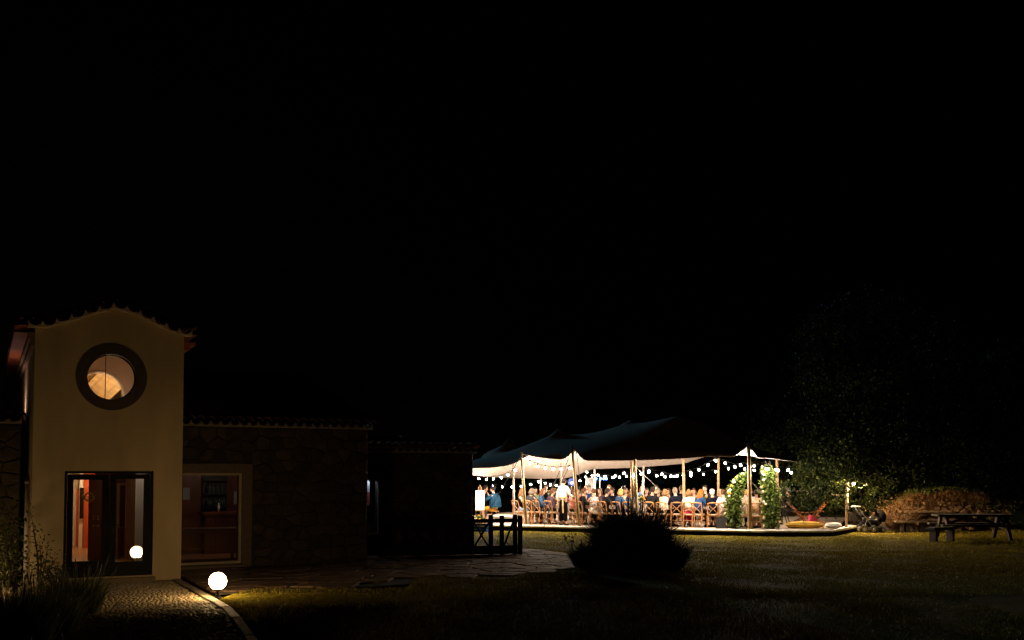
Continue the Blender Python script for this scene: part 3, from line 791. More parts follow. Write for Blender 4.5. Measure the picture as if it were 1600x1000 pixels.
# --- canopy: a pegged membrane solved on a grid
def ctrl(lst):
    xs = [a for a, _ in lst]; ys = [b for _, b in lst]
    return lambda px: float(np.interp(px, xs, ys))
front_y = ctrl([(640, 734), (700, 733), (742, 731), (765, 730.5), (790, 728), (806, 723), (818, 715.5), (826, 711.5), (832, 712.5), (850, 715.5), (875, 718), (886, 715), (893, 707), (898, 702), (903, 708), (909, 717), (918, 719.5), (950, 719.7), (985, 719.4), (1030, 718), (1070, 716), (1100, 713.5), (1130, 713), (1145, 714), (1153, 709), (1162, 701), (1169, 699), (1175, 704), (1184, 716)])
back_y = ctrl([(600, 742), (742, 745), (800, 747), (850, 748), (885, 747), (905, 741), (925, 733), (985, 731), (1040, 727), (1070, 724), (1100, 714), (1150, 709), (1240, 712)])
NU, NV = 96, 54
EV = -.65; FL = T(-5.3, EV); uF = upx(1172, EV); FR = T(uF, EV); BR = Vector((13.6, 43.2, 0)); BL = T(-5.3, 10.6)
G = np.zeros((NV+1, NU+1, 3))
for j in range(NV+1):
    for i in range(NU+1):
        a = i/NU; b = j/NV
        p = (FL*(1-a)+FR*a)*(1-b) + (BL*(1-a)+BR*a)*b
        G[j, i, :2] = p.x, p.y
def hz(p, py):
    k = p[1]; return HC + (ray(800, py).z/ray(800, py).y)*k
for i in range(NU+1):
    for j, fn in ((0, front_y), (NV, back_y)):
        px = 800+F*G[j, i, 0]/G[j, i, 1]; G[j, i, 2] = hz(G[j, i], fn(px))
zl0, zl1 = G[0, 0, 2], G[NV, 0, 2]; zr0, zr1 = G[0, NU, 2], G[NV, NU, 2]
side_y = ctrl([(1172, 700), (1184, 715.5), (1196, 715.5), (1214, 717.5), (1235, 720.5), (1260, 723)])
for j in range(NV+1):
    b = j/NV; G[j, 0, 2] = zl0*(1-b)+zl1*b
    px = 800+F*G[j, NU, 0]/G[j, NU, 1]; G[j, NU, 2] = hz(G[j, NU], side_y(px)) if j else G[j, NU, 2]
G[NV, :, 2] = np.where(np.arange(NU+1) > NU-14, np.interp(np.arange(NU+1), [NU-14, NU], [G[NV, NU-14, 2], G[NV, NU, 2]]), G[NV, :, 2])
PEAKS = [(797, 682, 45.2), (875, 671, 42.4), (984, 658, 42.0), (1062, 647, 39.6)]
Z = np.zeros((NV+1, NU+1)); Z[0] = G[0, :, 2]; Z[-1] = G[-1, :, 2]; Z[:, 0] = G[:, 0, 2]; Z[:, -1] = G[:, -1, 2]
for j in range(1, NV): Z[j, 1:-1] = Z[0, 1:-1]*(1-j/NV)+Z[-1, 1:-1]*j/NV
RIDGES = [  # (px, py, Y) along the raised folds between the tent's high points
    [(735, 706, 45.8), (770, 699, 45.6), (783, 697, 45.5), (790, 689.5, 45.3), (797, 682, 45.2)],
    [(735, 719, 41.4), (765, 713.5, 41.6), (800, 705, 41.9), (830, 692.5, 42.2), (860, 680, 42.4), (875, 671, 42.4)],
    [(875, 671, 42.4), (882, 676.5, 42.4), (900, 678.5, 42.3), (930, 676, 42.2), (960, 668, 42.1), (984, 658, 42.0)],
    [(984, 658, 42.0), (1010, 659.5, 41.3), (1040, 653, 40.3), (1062, 647, 39.6)],
    [(1062, 647, 39.6), (1085, 655, 39.2), (1110, 666, 38.6), (1135, 680, 38.0)]]
pin = {}
for R_ in RIDGES:
    for (x0, y0, d0), (x1, y1, d1) in zip(R_, R_[1:]):
        for q in range(25):
            e = q/24; p = at_depth(x0+(x1-x0)*e, y0+(y1-y0)*e, d0+(d1-d0)*e)
            d = (G[:, :, 0]-p.x)**2+(G[:, :, 1]-p.y)**2; j, i = np.unravel_index(np.argmin(d), d.shape)
            if 0 < j < NV and 0 < i < NU: pin.setdefault((int(j), int(i)), []).append(p.z)
pj = np.array([k_[0] for k_ in pin]); pi_ = np.array([k_[1] for k_ in pin]); pz = np.array([max(v) for v in pin.values()])
for it in range(4000):
    Z[pj, pi_] = pz
    Z[1:-1, 1:-1] = .25*(Z[2:, 1:-1]+Z[:-2, 1:-1]+Z[1:-1, 2:]+Z[1:-1, :-2])
for it in range(3): Z[1:-1, 1:-1] = .5*Z[1:-1, 1:-1]+.125*(Z[2:, 1:-1]+Z[:-2, 1:-1]+Z[1:-1, 2:]+Z[1:-1, :-2])
for px, py, Y in PEAKS[:3]:
    p = at_depth(px, py-1.5, Y); d = (G[:, :, 0]-p.x)**2+(G[:, :, 1]-p.y)**2; j, i = np.unravel_index(np.argmin(d), d.shape)
    lift = max(0, p.z-Z[j, i]); Z[j-1:j+2, i-1:i+2] += lift*.35; Z[j, i] += lift*.65
G[:, :, 2] = Z
tent = thing('stretch_tent', T(2, 4), 'pale stretch tent glowing from below with bulbs, held up on wooden poles', 'tent')
to = Vector(tent.location)
V = G.reshape(-1, 3)-np.array(to); k = NU+1
jj, ii = np.meshgrid(np.arange(NV), np.arange(NU), indexing='ij'); q = (jj*k+ii).ravel()
me = fast_mesh('canopy', V, np.stack([q, q+1, q+k+1, q+k], 1), cloth_canopy()); me.polygons.foreach_set('use_smooth', [True]*len(me.polygons))
link('canopy', me, tent)
def canopy_z(x, y):
    d = (G[:, :, 0]-x)**2+(G[:, :, 1]-y)**2; j, i = np.unravel_index(np.argmin(d), d.shape); return G[j, i, 2]
hem = MB(); ring = [G[0, i] for i in range(NU+1)] + [G[j, NU] for j in range(1, NV+1)]
hem.tube([Vector(p)-to for p in ring], .014, 5); hem.build('hem', MATS['tent_cloth'], tent)
def pole(px0, py0, v, px1, py1, v1=None, r=.055, name='pole', m=M_POLE, zb=DECK):
    """pole from a base pixel on line v of the deck to a top pixel"""
    b = T(upx(px0, v), v, zb); 
    t0 = T(upx(px1, v if v1 is None else v1), v if v1 is None else v1); t_ = Vector((t0.x, t0.y, HC + ray(px1, py1).z/ray(px1, py1).y*t0.y))
    MB().tube([b-to, (b*.6+t_*.4)-to, t_-to], [r, r*.92, r*.72], 10).build(name, m, tent, True); return b, t_
pA = pole(822.5, 824, .12, 814.5, 707, -.78)
pB = pole(905, 826, .12, 893.5, 697, -.78, .062)
pC1 = pole(989, 827, .15, 986.5, 721, -.55, .06); pC2 = pole(996, 827, .3, 991.5, 717, -.72, .06)
pD = pole(1069, 818, 2.85, 1067.5, 713, 2.5, .06)
pE = pole(1121, 815, 3.2, 1122.5, 716, 2.8, .05)
pF = pole(1171, 825, .1, 1170, 693, -.8, .07)
pG = pole(1214.5, 815, 5.2, 1213.5, 702, 5.0, .06)
M_PALE = mat('pale_pole', (.62, .55, .50), .6, .08, 5)
for a in ((803, 815, 6.5, 802, 724, .055), (845, 812, 8.5, 845, 748, .05), (877, 815, 6, 876.5, 722, .055), (1004, 815, 5, 1005, 728, .05), (929, 815, 7, 929, 733, .05), (916, 815, 8, 916, 744, .04)):
    pole(a[0], a[1], a[2], a[3], a[4], None, a[5], m=M_PALE)
def rope(a, b, r=.012, m=None, sag=.0):
    a = Vector(a); b = Vector(b); mid = (a+b)/2-Vector((0, 0, sag))
    MB().tube([a-to, mid-to, b-to], r, 5).build('guy_rope', m or M_ROPE, tent)
def near_edge(px): 
    i = int(np.argmin([abs(800+F*g[0]/g[1]-px) for g in G[0]])); return Vector(G[0, i])
for P, e in ((pA, 826), (pB, 898), (pC2, 998), (pF, 1163)):
    t_ = P[1]-Vector((0, 0, .06)); c = near_edge(e); 
    rope(t_, c, .014, M_EDGE); 
rope(pA[1]-Vector((0, 0, .1)), on_z(741, 837), .012, M_STRAP); rope(pB[1]-Vector((0, 0, .1)), T(upx(846, -.9), -.9, 0), .010, M_STRAP)
rope(T(upx(878, 2), 2, 2.45), T(upx(838, .2), .2, .3), .014, M_STRAP); rope(T(upx(889, 1.5), 1.5, 2.45), T(upx(849, .2), .2, .3), .014, M_STRAP)
rope(Vector(G[0, int(NU*.55)]), T(upx(913, .05), .05, .5), .012, M_STRAP)
rope(pC2[1]-Vector((0, 0, .25)), T(upx(1040, 3), 3, 1.3), .010); rope(pF[1]-Vector((0, 0, 1.2)), T(upx(1200, 1.2), 1.2, 1.2), .012)
g0 = Vector((G[10, NU, 0], G[10, NU, 1], G[10, NU, 2]))
for d_ in (-.07, .07):
    e = on_z(1238, 835); rope(g0+Vector((d_, 0, -.1)), (e.x+d_*.6, e.y, 0.0), .018, M_STRAP)
e = on_z(1238, 835); stk = thing('ground_stake', (e.x, e.y, 0), 'black ratchet stake holding the tent straps on the lawn by the yellow cushion', 'stake')
MB().tube([(0, 0, -.05), (-.05, 0, .28)], .03, 6).build('peg', M_BLACK, stk); MB().box((-.05, -.02, .2), (.13, .06, .1)).build('ratchet', M_BLACK, stk)
e = on_z(741, 837)

# --- festoon strings
M_CABLE = mat('black_cable', (.004, .004, .004), 1., .1, 8, spec=0.)
M_BULB = emis('bulb_glow', (1, .82, .62), BULB_L)
ME_BULB = None
def bulb_mesh():
    bm = bmesh.new(); bmesh.ops.create_icosphere(bm, subdivisions=2, radius=.035)
    me = bpy.data.meshes.new('bulb'); bm.to_mesh(me); bm.free(); me.materials.append(M_BULB)
    me.polygons.foreach_set('use_smooth', [True]*len(me.polygons)); return me
ME_BULB = bulb_mesh(); ME_SOCK = MB().tube([(0, 0, 0), (0, 0, .05), (0, 0, .09)], [.02, .018, .008], 8).mesh('socket', M_CABLE)
def festoon(lst, v, label):
    """string of bulbs on the upright plane v of the marquee (v may slope along the string)"""
    P = []
    for i, (px, py) in enumerate(lst):
        vv = v if not isinstance(v, tuple) else v[0]+(v[1]-v[0])*i/(len(lst)-1)
        b = T(upx(px, vv), vv); z = HC + ray(px, py).z/ray(px, py).y*b.y; P.append(Vector((b.x, b.y, z)))
    r = thing('string_lights', P[0], label, 'string lights', 'bulb strings under the tent'); 
    line = []
    for i, p in enumerate(P):
        line.append(p+Vector((0, 0, .11)))
        if i < len(P)-1: line.append((p+P[i+1])/2+Vector((0, 0, .085)))
    MB().tube([p-P[0] for p in line], .008, 4).build('cable', M_CABLE, r)
    for p in P:
        b = link('bulb', ME_BULB, r, p-P[0]); s_ = link('socket', ME_SOCK, r, p-P[0]+Vector((0, 0, .03)))
festoon([(748, 748), (760, 749), (771, 748), (783.5, 746.5), (794, 742), (805, 735)], -.3, 'string of warm bulbs along the tent front above the white easel board')
festoon([(828, 723.5), (840, 728.5), (852, 731.5), (864.5, 733.5), (877, 733.5), (890, 731.5)], -.3, 'string of warm bulbs against the pale underside over the waiter in the white shirt')
festoon([(770, 759.5), (785, 761), (800, 761), (814.5, 760), (829, 757), (842, 752.5), (852, 755), (860, 757.5), (869, 758.5), (880, 757), (893.5, 754.5), (906, 751), (915, 745.5), (917, 738), (925, 743.5)], 7.2, 'long low string of warm bulbs hung deep in the tent behind the waiter')
festoon([(934, 742.5), (945, 744.5), (957, 746), (968, 745.5), (979, 744.5), (990, 742), (1001.5, 740.5), (1013, 738.5), (1026, 743.5), (1039, 745), (1053, 744.5), (1067, 742.5), (1079, 743), (1099, 741), (1118, 737), (1138, 732), (1163, 733), (1178, 735)], 5.6, 'long string of warm bulbs hung deep in the tent behind the blonde guest')
festoon([(961, 744), (975, 739.5), (993, 741.5), (1014, 736), (1034, 741), (1048, 744), (1058, 743.5), (1079, 738.5), (1092, 734), (1106, 727), (1118, 719.5), (1133, 724), (1148, 729.5), (1157, 727), (1178, 728), (1197, 732.5)], (-.3, -.32), 'string of warm bulbs swooping up to the pole beside the flower arch')
festoon([(1199, 733), (1212, 734), (1216, 735), (1231, 734), (1236, 738.5)], (.4, 3.4), 'short string of warm bulbs among the leaves at the end pole')

# --- stage lights and loudspeaker at the back
M_BLUE = emis('blue_lamp', (.10, .25, 1.0), 14, (.01, .02, .06))
b = T(upx(937, 8.6), 8.6, DECK); l2 = thing('blue_floodlight', T(upx(893.5, 7.5), 7.5, DECK), 'round blue glowing floodlight on a pole behind the head of the waiter', 'stage light')
q_ = T(upx(893.5, 7.5), 7.5); zq = at_depth(893, 753, q_.y).z-DECK
MB().tube([(0, .03, 0), (0, .03, zq)], .025, 6).build('pole', M_BLACK, l2); MB().tube([(0, .0, zq), (0, .16, zq)], [.19, .12], 14).build('lamp_housing', M_BLACK, l2); MB().sphere((0, -.01, zq), .17, 12, 8, (1, .25, 1)).build('lamp_lens', emis('blue_lens', (.03, .10, .5), .55, (.01, .015, .06)), l2, True)
ls = thing('light_stand', b, 'thin stand with four blue stage lamps at the back of the tent', 'stage light')
zt = at_depth(937, 748, b.y).z-DECK
MB().tube([(0, 0, 0), (0, 0, zt+.1)], .02, 6).build('pole', M_PALE, ls)
MB().box((0, 0, zt+.12), (.75, .04, .04)).build('crossbar', M_BLACK, ls)
for i, a in enumerate(((931), (938), (943), (947))):
    x = (a-937)/F*b.y; c = MB(); c.tube([(x, -.02, zt), (x, .12, zt+.03)], [.07, .05], 12); h_ = c.build('lamp_housing', M_BLACK, ls)
    MB().sphere((x, -.05, zt), .055, 10, 6).build('lamp_lens', M_BLUE, h_, True)
for a in range(3): MB().tube([(0, 0, .5), (math.cos(a*2.1)*.4, math.sin(a*2.1)*.4, 0)], .014, 5).build('leg', M_BLACK, ls)
b = T(upx(922, 8.8), 8.8, DECK); sp = thing('loudspeaker', b, 'tall grey loudspeaker column at the back of the tent beside the blue lamps', 'loudspeaker')
zt = at_depth(922, 747, b.y).z-DECK
M_SPK = mat('grey_speaker', (.26, .235, .23), .7, .1, 10); MB().box((0, 0, zt/2+.45), (.30, .3, zt-.9)).build('cabinet', M_SPK, sp); MB().box((0, -.155, zt/2+.5), (.26, .02, zt-1.1)).build('grille', mat('speaker_grille', (.15, .14, .145), .8, .3, 60), sp)
MB().tube([(0, 0, 0), (0, 0, .95)], .03, 6).build('pole', M_BLACK, sp)

# ================================================================ CHAIRS AND TABLES
M_CHAIR = mat('honey_bentwood', (.36, .155, .045), .4, .25, 5, .2, 40)
M_CUSH = mat('cream_cushion', (.62, .54, .44), .9, .1, 10)
def make_chair():
    """cross-back dining chair, sitter faces +y"""
    r = thing('cross_back_chair', (0, 0, 0), 'x', 'chair', 'cross-back chairs along the tables')
    sb = MB(); n = 12
    o_ = [(math.copysign(abs(math.cos(2*PI*i/n))**.6*.21, math.cos(2*PI*i/n)), math.copysign(abs(math.sin(2*PI*i/n))**.6*.2, math.sin(2*PI*i/n))) for i in range(n)]
    sb.plate([o_], .425, .455, lambda a, b, t: (a, b, t)); sb.build('seat', M_CHAIR, r)
    cu = MB(); cu.plate([[(a*.9, b*.9) for a, b in o_]], .456, .485, lambda a, b, t: (a, b, t)); cu.build('cushion', M_CUSH, r)
    for sx in (-1, 1):
        MB().tube([(sx*.18, .17, .43), (sx*.2, .2, 0)], [.018, .013], 7).build('leg', M_CHAIR, r)
        MB().tube([(sx*.2, -.25, 0), (sx*.19, -.19, .43), (sx*.19, -.2, .66), (sx*.2, -.27, .87)], [.014, .019, .018, .015], 7).build('back_leg', M_CHAIR, r)
    MB().tube([(-.205, -.265, .86), (-.1, -.30, .885), (0, -.31, .89), (.1, -.30, .885), (.205, -.265, .86)], [.02, .026, .027, .026, .02], 7).build('top_rail', M_CHAIR, r)
    for sx in (-1, 1): MB().tube([(sx*.19, -.19, .46), (sx*.06, -.225, .62), (-sx*.07, -.255, .73), (-sx*.19, -.275, .855)], .0125, 6).build('cross_slat', M_CHAIR, r)
    for (a, b) in (((-.19, .18, .2), (.19, .18, .2)), ((-.195, -.22, .24), (.195, -.22, .24)), ((-.195, .19, .16), (-.195, -.23, .16)), ((.195, .19, .16), (.195, -.23, .16))): MB().tube([a, b], .009, 6).build('stretcher', M_CHAIR, r)
    return r
CHAIR0 = make_chair(); used = [False]
def chair(u, v, ang, label, z=DECK, at=None):
    p = at or T(u, v, z)
    if not used[0]:
        used[0] = True; CHAIR0.location = p; CHAIR0.rotation_euler = (0, 0, ang); CHAIR0['label'] = label; return CHAIR0
    return copy_tree(CHAIR0, p, ang, label)
IN = ANG_T                     # facing away from the camera (+y of the marquee frame)
M_TOP = mat('trestle_wood', (.30, .20, .11), .6, .2, 5); M_CLOTH = mat('white_linen', (.74, .68, .62), .95, .05, 6, .2, 60)
VT = 2.0
def dining_table(u0, u1, lab):
    t = thing('dining_table', T((u0+u1)/2, VT, DECK), lab[0], 'table', 'long tables set end to end', ANG_T)
    L = u1-u0
    MB().box((0, 0, .735), (L, .85, .03)).build('tabletop', M_TOP, t)
    for sx in (-1, 1):
        for sy in (-1, 1): MB().box((sx*(L/2-.12), sy*.34, .36), (.06, .06, .72)).build('leg', M_TOP, t)
    # cloth: flat top, hanging rippled sides
    mb = MB(); N_ = 120; per = []; hx, hy = L/2+.012, .437
    C4 = [(-hx, -hy), (hx, -hy), (hx, hy), (-hx, hy)]
    for e in range(4):
        a, b = C4[e], C4[(e+1) % 4]
        for i in range(N_//4): k = i/(N_//4); per.append((a[0]+(b[0]-a[0])*k, a[1]+(b[1]-a[1])*k))
    n = len(per); vs = [(x, y, .756) for x, y in per]
    for d, z in ((.012, .735), (.03, .6), (.05, .38)):
        for i, (x, y) in enumerate(per):
            l = math.hypot(x/hx, y/hy); w_ = 1+(d+.018*math.sin(i*1.3)*(.756-z)*2.5)/max(abs(x), abs(y))
            nx = (1 if abs(abs(x)-hx) < 1e-6 else 0)*math.copysign(1, x); ny = (1 if abs(abs(y)-hy) < 1e-6 else 0)*math.copysign(1, y)
            rp = d+.02*math.sin(i*1.7)*(.756-z)*2
            vs.append((x+nx*rp, y+ny*rp, z+.01*math.sin(i*.9)*(z < .5)))
    fs = [tuple(range(n))] + [(k*n+i, k*n+(i+1) % n, (k+1)*n+(i+1) % n, (k+1)*n+i) for k in range(3) for i in range(n)]
    mb.add(vs, fs); c = mb.build('tablecloth', M_CLOTH); c.location = T((u0+u1)/2, VT, DECK); c.rotation_euler = (0, 0, ANG_T)
    tag(c, lab[1], 'tablecloth', 'white cloths on the long tables')
uT = [upx(846, VT), upx(935, VT), upx(1035, VT), upx(1125, VT), upx(1192, VT)]
names = ['near the waiter', 'behind the blonde guest', 'behind the woman in magenta trousers', 'behind the flower arch']
for i in range(4): dining_table(uT[i]+.03, uT[i+1]-.03, ('long trestle table hidden under its white cloth '+names[i], 'white tablecloth hanging from the long table '+names[i]))
# tableware
M_WINE = mat('wine_glass', (.55, .55, .55), .08, .1, 4, coat=.5); ME_WG = MB().lathe([(0, .0), (.035, .003), (.005, .01), (.005, .09), (.035, .12), (.04, .16), (.032, .21)], n=10).mesh('wine_glass', M_WINE, True)
ME_WB = MB().lathe([(0, 0), (.038, 0), (.038, .18), (.03, .21), (.014, .24), (.014, .31), (0, .31)], n=10).mesh('wine_bottle', mat('green_bottle', (.05, .07, .03), .15, .3, 4, coat=.4), True)
ME_PL = MB().lathe([(0, 0), (.08, .003), (.13, .02), (.08, .012), (0, .008)], n=16).mesh('dinner_plate', M_WHITE, True)
r = random.Random(21); TZ = DECK+.757
u = uT[0]+.25; k = 0
while u < uT[4]-.2:
    for sy in (-.27, .27):
        o = link('dinner_plate', ME_PL, None, T(u+r.uniform(-.03, .03), VT+sy, TZ)); tag(o, 'white dinner plate laid on the long white tablecloth', 'plate', 'plates on the long tables')
        o = link('wine_glass', ME_WG, None, T(u+.16, VT+sy*.45, TZ)); tag(o, 'clear wine glass standing on the long white tablecloth', 'glass', 'wine glasses on the long tables')
    if k % 3 == 1:
        o = link('wine_bottle', ME_WB, None, T(u+.05, VT+r.uniform(-.05, .05), TZ)); tag(o, 'green wine bottle in the middle of the long table', 'bottle', 'wine bottles on the long tables')
    u += .56; k += 1
# flower arrangements on the tables
M_PETW = leafmat('white_petals', (.75, .68, .55), (.85, .75, .5)); M_PETY = leafmat('yellow_petals', (.75, .42, .05), (.85, .55, .10)); M_LF = leafmat('arch_leaves', (.04, .075, .012), (.15, .20, .045))
M_VASE = mat('clear_vase', (.5, .48, .45), .15, .1, 4, coat=.3)
def posy(p, R, h, label, colors=(1, 1), rz=0):
    o = thing('flower_arrangement', p, label, 'flowers', 'table flowers')
    MB().lathe([(0, 0), (.05, 0), (.06, h*.5), (.045, h), (0, h)], n=12).build('vase', M_VASE, o, True)
    d = rng.normal(size=(110, 3)); d /= np.linalg.norm(d, axis=1)[:, None]; d[:, 2] = np.abs(d[:, 2])*1.1-.15
    link('leaves', leaf_cloud('leaves', d*R*rng.uniform(.4, 1.0, (110, 1))+[0, 0, h+R*.25], .055, M_LF), o)
    for i in range(11):
        v = d[i*9]; c = Vector(v)*R*.95+Vector((0, 0, h+R*.25)); bl = MB()
        for j in range(7):
            a = 2*PI*j/7; q = Vector((math.cos(a), math.sin(a), .5))*.026; bl.sphere(c+q*.7, .024, 6, 4)
        bl.sphere(c+Vector((0, 0, .014)), .026, 6, 4)
        bl.build('blossom', M_PETY if (i % 3 == 0) == bool(colors[0]) else M_PETW, o)
posy(T(upx(866, VT+.1), VT+.1, TZ), .24, .30, 'tall white and gold flower arrangement on the table beside the waiter')
posy(T(upx(1000, VT), VT-.1, TZ), .2, .14, 'yellow and white flowers on the table in the gap beside the double pole', (0, 1))
posy(T(upx(1101, VT), VT, TZ), .18, .14, 'yellow flowers on the table between the orange haired and white haired guests', (0, 1))
posy(T(upx(1043, VT), VT, TZ), .16, .12, 'small pale flowers on the table in front of the guest in navy')

# ================================================================ PEOPLE
M_EYE = mat('eye_dark', (.02, .015, .012), .3, .1, 5); M_LIP = mat('lips', (.35, .10, .08), .5, .1, 5)
def skin(name, c): return mat(name, c, .55, .06, 12)
SK = [skin('skin_light', (.56, .33, .22)), skin('skin_tan', (.44, .24, .15)), skin('skin_rosy', (.60, .34, .25))]
def skin_mesh(name, pts, edges, mats, sub=1, root=0):
    """one continuous surface grown round a skeleton: pts {key: (pos, radius)}"""
    me = bpy.data.meshes.new(name); ks = list(pts); ix = {k: i for i, k in enumerate(ks)}
    me.from_pydata([pts[k][0] for k in ks], [(ix[a], ix[b]) for a, b in edges], [])
    o = bpy.data.objects.new(name, me); COL.objects.link(o)
    o.modifiers.new('s', 'SKIN'); sv = me.skin_vertices[0].data
    for k in ks:
        r_ = pts[k][1]; r_ = r_ if isinstance(r_, tuple) else (r_, r_); sv[ix[k]].radius = r_; sv[ix[k]].use_root = (ix[k] == root)
    m = o.modifiers.new('b', 'SUBSURF'); m.levels = sub; m.render_levels = sub
    dg = bpy.context.evaluated_depsgraph_get(); out = bpy.data.meshes.new_from_object(o.evaluated_get(dg))
    bpy.data.objects.remove(o); out.name = name; out.materials.clear()
    for x in mats: out.materials.append(x)
    out.polygons.foreach_set('use_smooth', [True]*len(out.polygons)); out.polygons.foreach_set('material_index', [0]*len(out.polygons)); return out
V3 = Vector
def skeleton(pose, arms):
    """joints of a 1.75 m adult, facing +y; seat 0.47 m"""
    J = {}
    if pose == 'sit':
        b = .0; J['pelvis'] = (0, -.02, .56); J['waist'] = (0, -.03, .74); J['chest'] = (0, .0, .93); J['neck0'] = (0, .015, 1.06); J['neck1'] = (0, .035, 1.13)
        for s, n in ((-1, 'L'), (1, 'R')):
            J['sho'+n] = (s*.165, .0, 1.03); J['hip'+n] = (s*.09, .02, .53); J['knee'+n] = (s*.11, .43, .52); J['ank'+n] = (s*.11, .42, .09); J['toe'+n] = (s*.12, .58, .045)
    else:
        J['pelvis'] = (0, 0, .95); J['waist'] = (0, .005, 1.1); J['chest'] = (0, .0, 1.28); J['neck0'] = (0, -.01, 1.45); J['neck1'] = (0, .015, 1.52)
        for s, n in ((-1, 'L'), (1, 'R')):
            J['sho'+n] = (s*.175, -.005, 1.41); J['hip'+n] = (s*.09, 0, .92); J['knee'+n] = (s*.1, .02, .5); J['ank'+n] = (s*.11, -.02, .09); J['toe'+n] = (s*.13, .13, .04)
    for s, n in ((-1, 'L'), (1, 'R')):
        S_ = V3(J['sho'+n])
        a = arms[0] if n == 'L' else arms[1]
        if a == 'table': e = S_+V3((s*.05, .12, -.25)); w_ = e+V3((-s*.06, .23, .03)); h = w_+V3((-s*.015, .08, -.01))
        elif a == 'lap': e = S_+V3((s*.06, .05, -.27)); w_ = e+V3((-s*.08, .22, -.08)); h = w_+V3((-s*.02, .08, -.02))
        elif a == 'up': e = S_+V3((s*.06, .2, -.2)); w_ = e+V3((-s*.06, .12, .19)); h = w_+V3((-s*.01, .03, .08))
        elif a == 'reach': e = S_+V3((s*.06, .20, -.18)); w_ = e+V3((-s*.03, .24, .02)); h = w_+V3((0, .085, .0))
        elif a == 'serve': e = S_+V3((s*.07, .04, -.28)); w_ = e+V3((s*.02, .23, -.05)); h = w_+V3((0, .085, -.01))
        else: e = S_+V3((s*.06, -.02, -.28)); w_ = e+V3((s*.02, .06, -.25)); h = w_+V3((0, .02, -.085))
        J['elb'+n], J['wri'+n], J['han'+n] = e, w_, h
    return {k: V3(v) for k, v in J.items()}
def head_parts(mb, c, tilt=0., turn=0.):
    R = Matrix.Rotation(turn, 3, 'Z') @ Matrix.Rotation(tilt, 3, 'X')
    i0 = len(mb.v); mb.cur = 0
    mb.sphere((0, 0, 0), 1, 16, 12)
    for i in range(i0, len(mb.v)):
        x, y, z = mb.v[i]; x *= .075; y *= .093; z *= .115
        if z < 0: k = 1+z*2.4; x *= max(.62, k); y *= max(.8, 1+z*1.2); y += .012*(-z/.115)     # jaw narrows, chin forward
        if y > .05: y = .05+(y-.05)*.72
        if y > .05 and abs(x) < .02 and -.045 < z < .02: y += .02*(1-abs(x)/.02)*(1-max(0, z+.02)/.04*.7)  # nose
        mb.v[i] = (x, y, z)
    mb.tube([(0, .076, .012), (0, .096, -.022), (0, .082, -.034)], [.007, .014, .009], 6)
    for s in (-1, 1): mb.sphere((s*.076, -.008, -.01), .03, 8, 6, (.3, .7, 1))
    mb.cur = 1
    for s in (-1, 1): mb.sphere((s*.03, .077, .012), .011, 6, 4, (1.2, .5, .8)); mb.box((s*.03, .081, .033), (.03, .008, .006))
    mb.cur = 2; mb.sphere((0, .079, -.06), .02, 8, 5, (1.1, .4, .35)); mb.cur = 0
    for i in range(i0, len(mb.v)): mb.v[i] = tuple(R @ V3(mb.v[i]) + V3(c))
    return R
BODY = {}
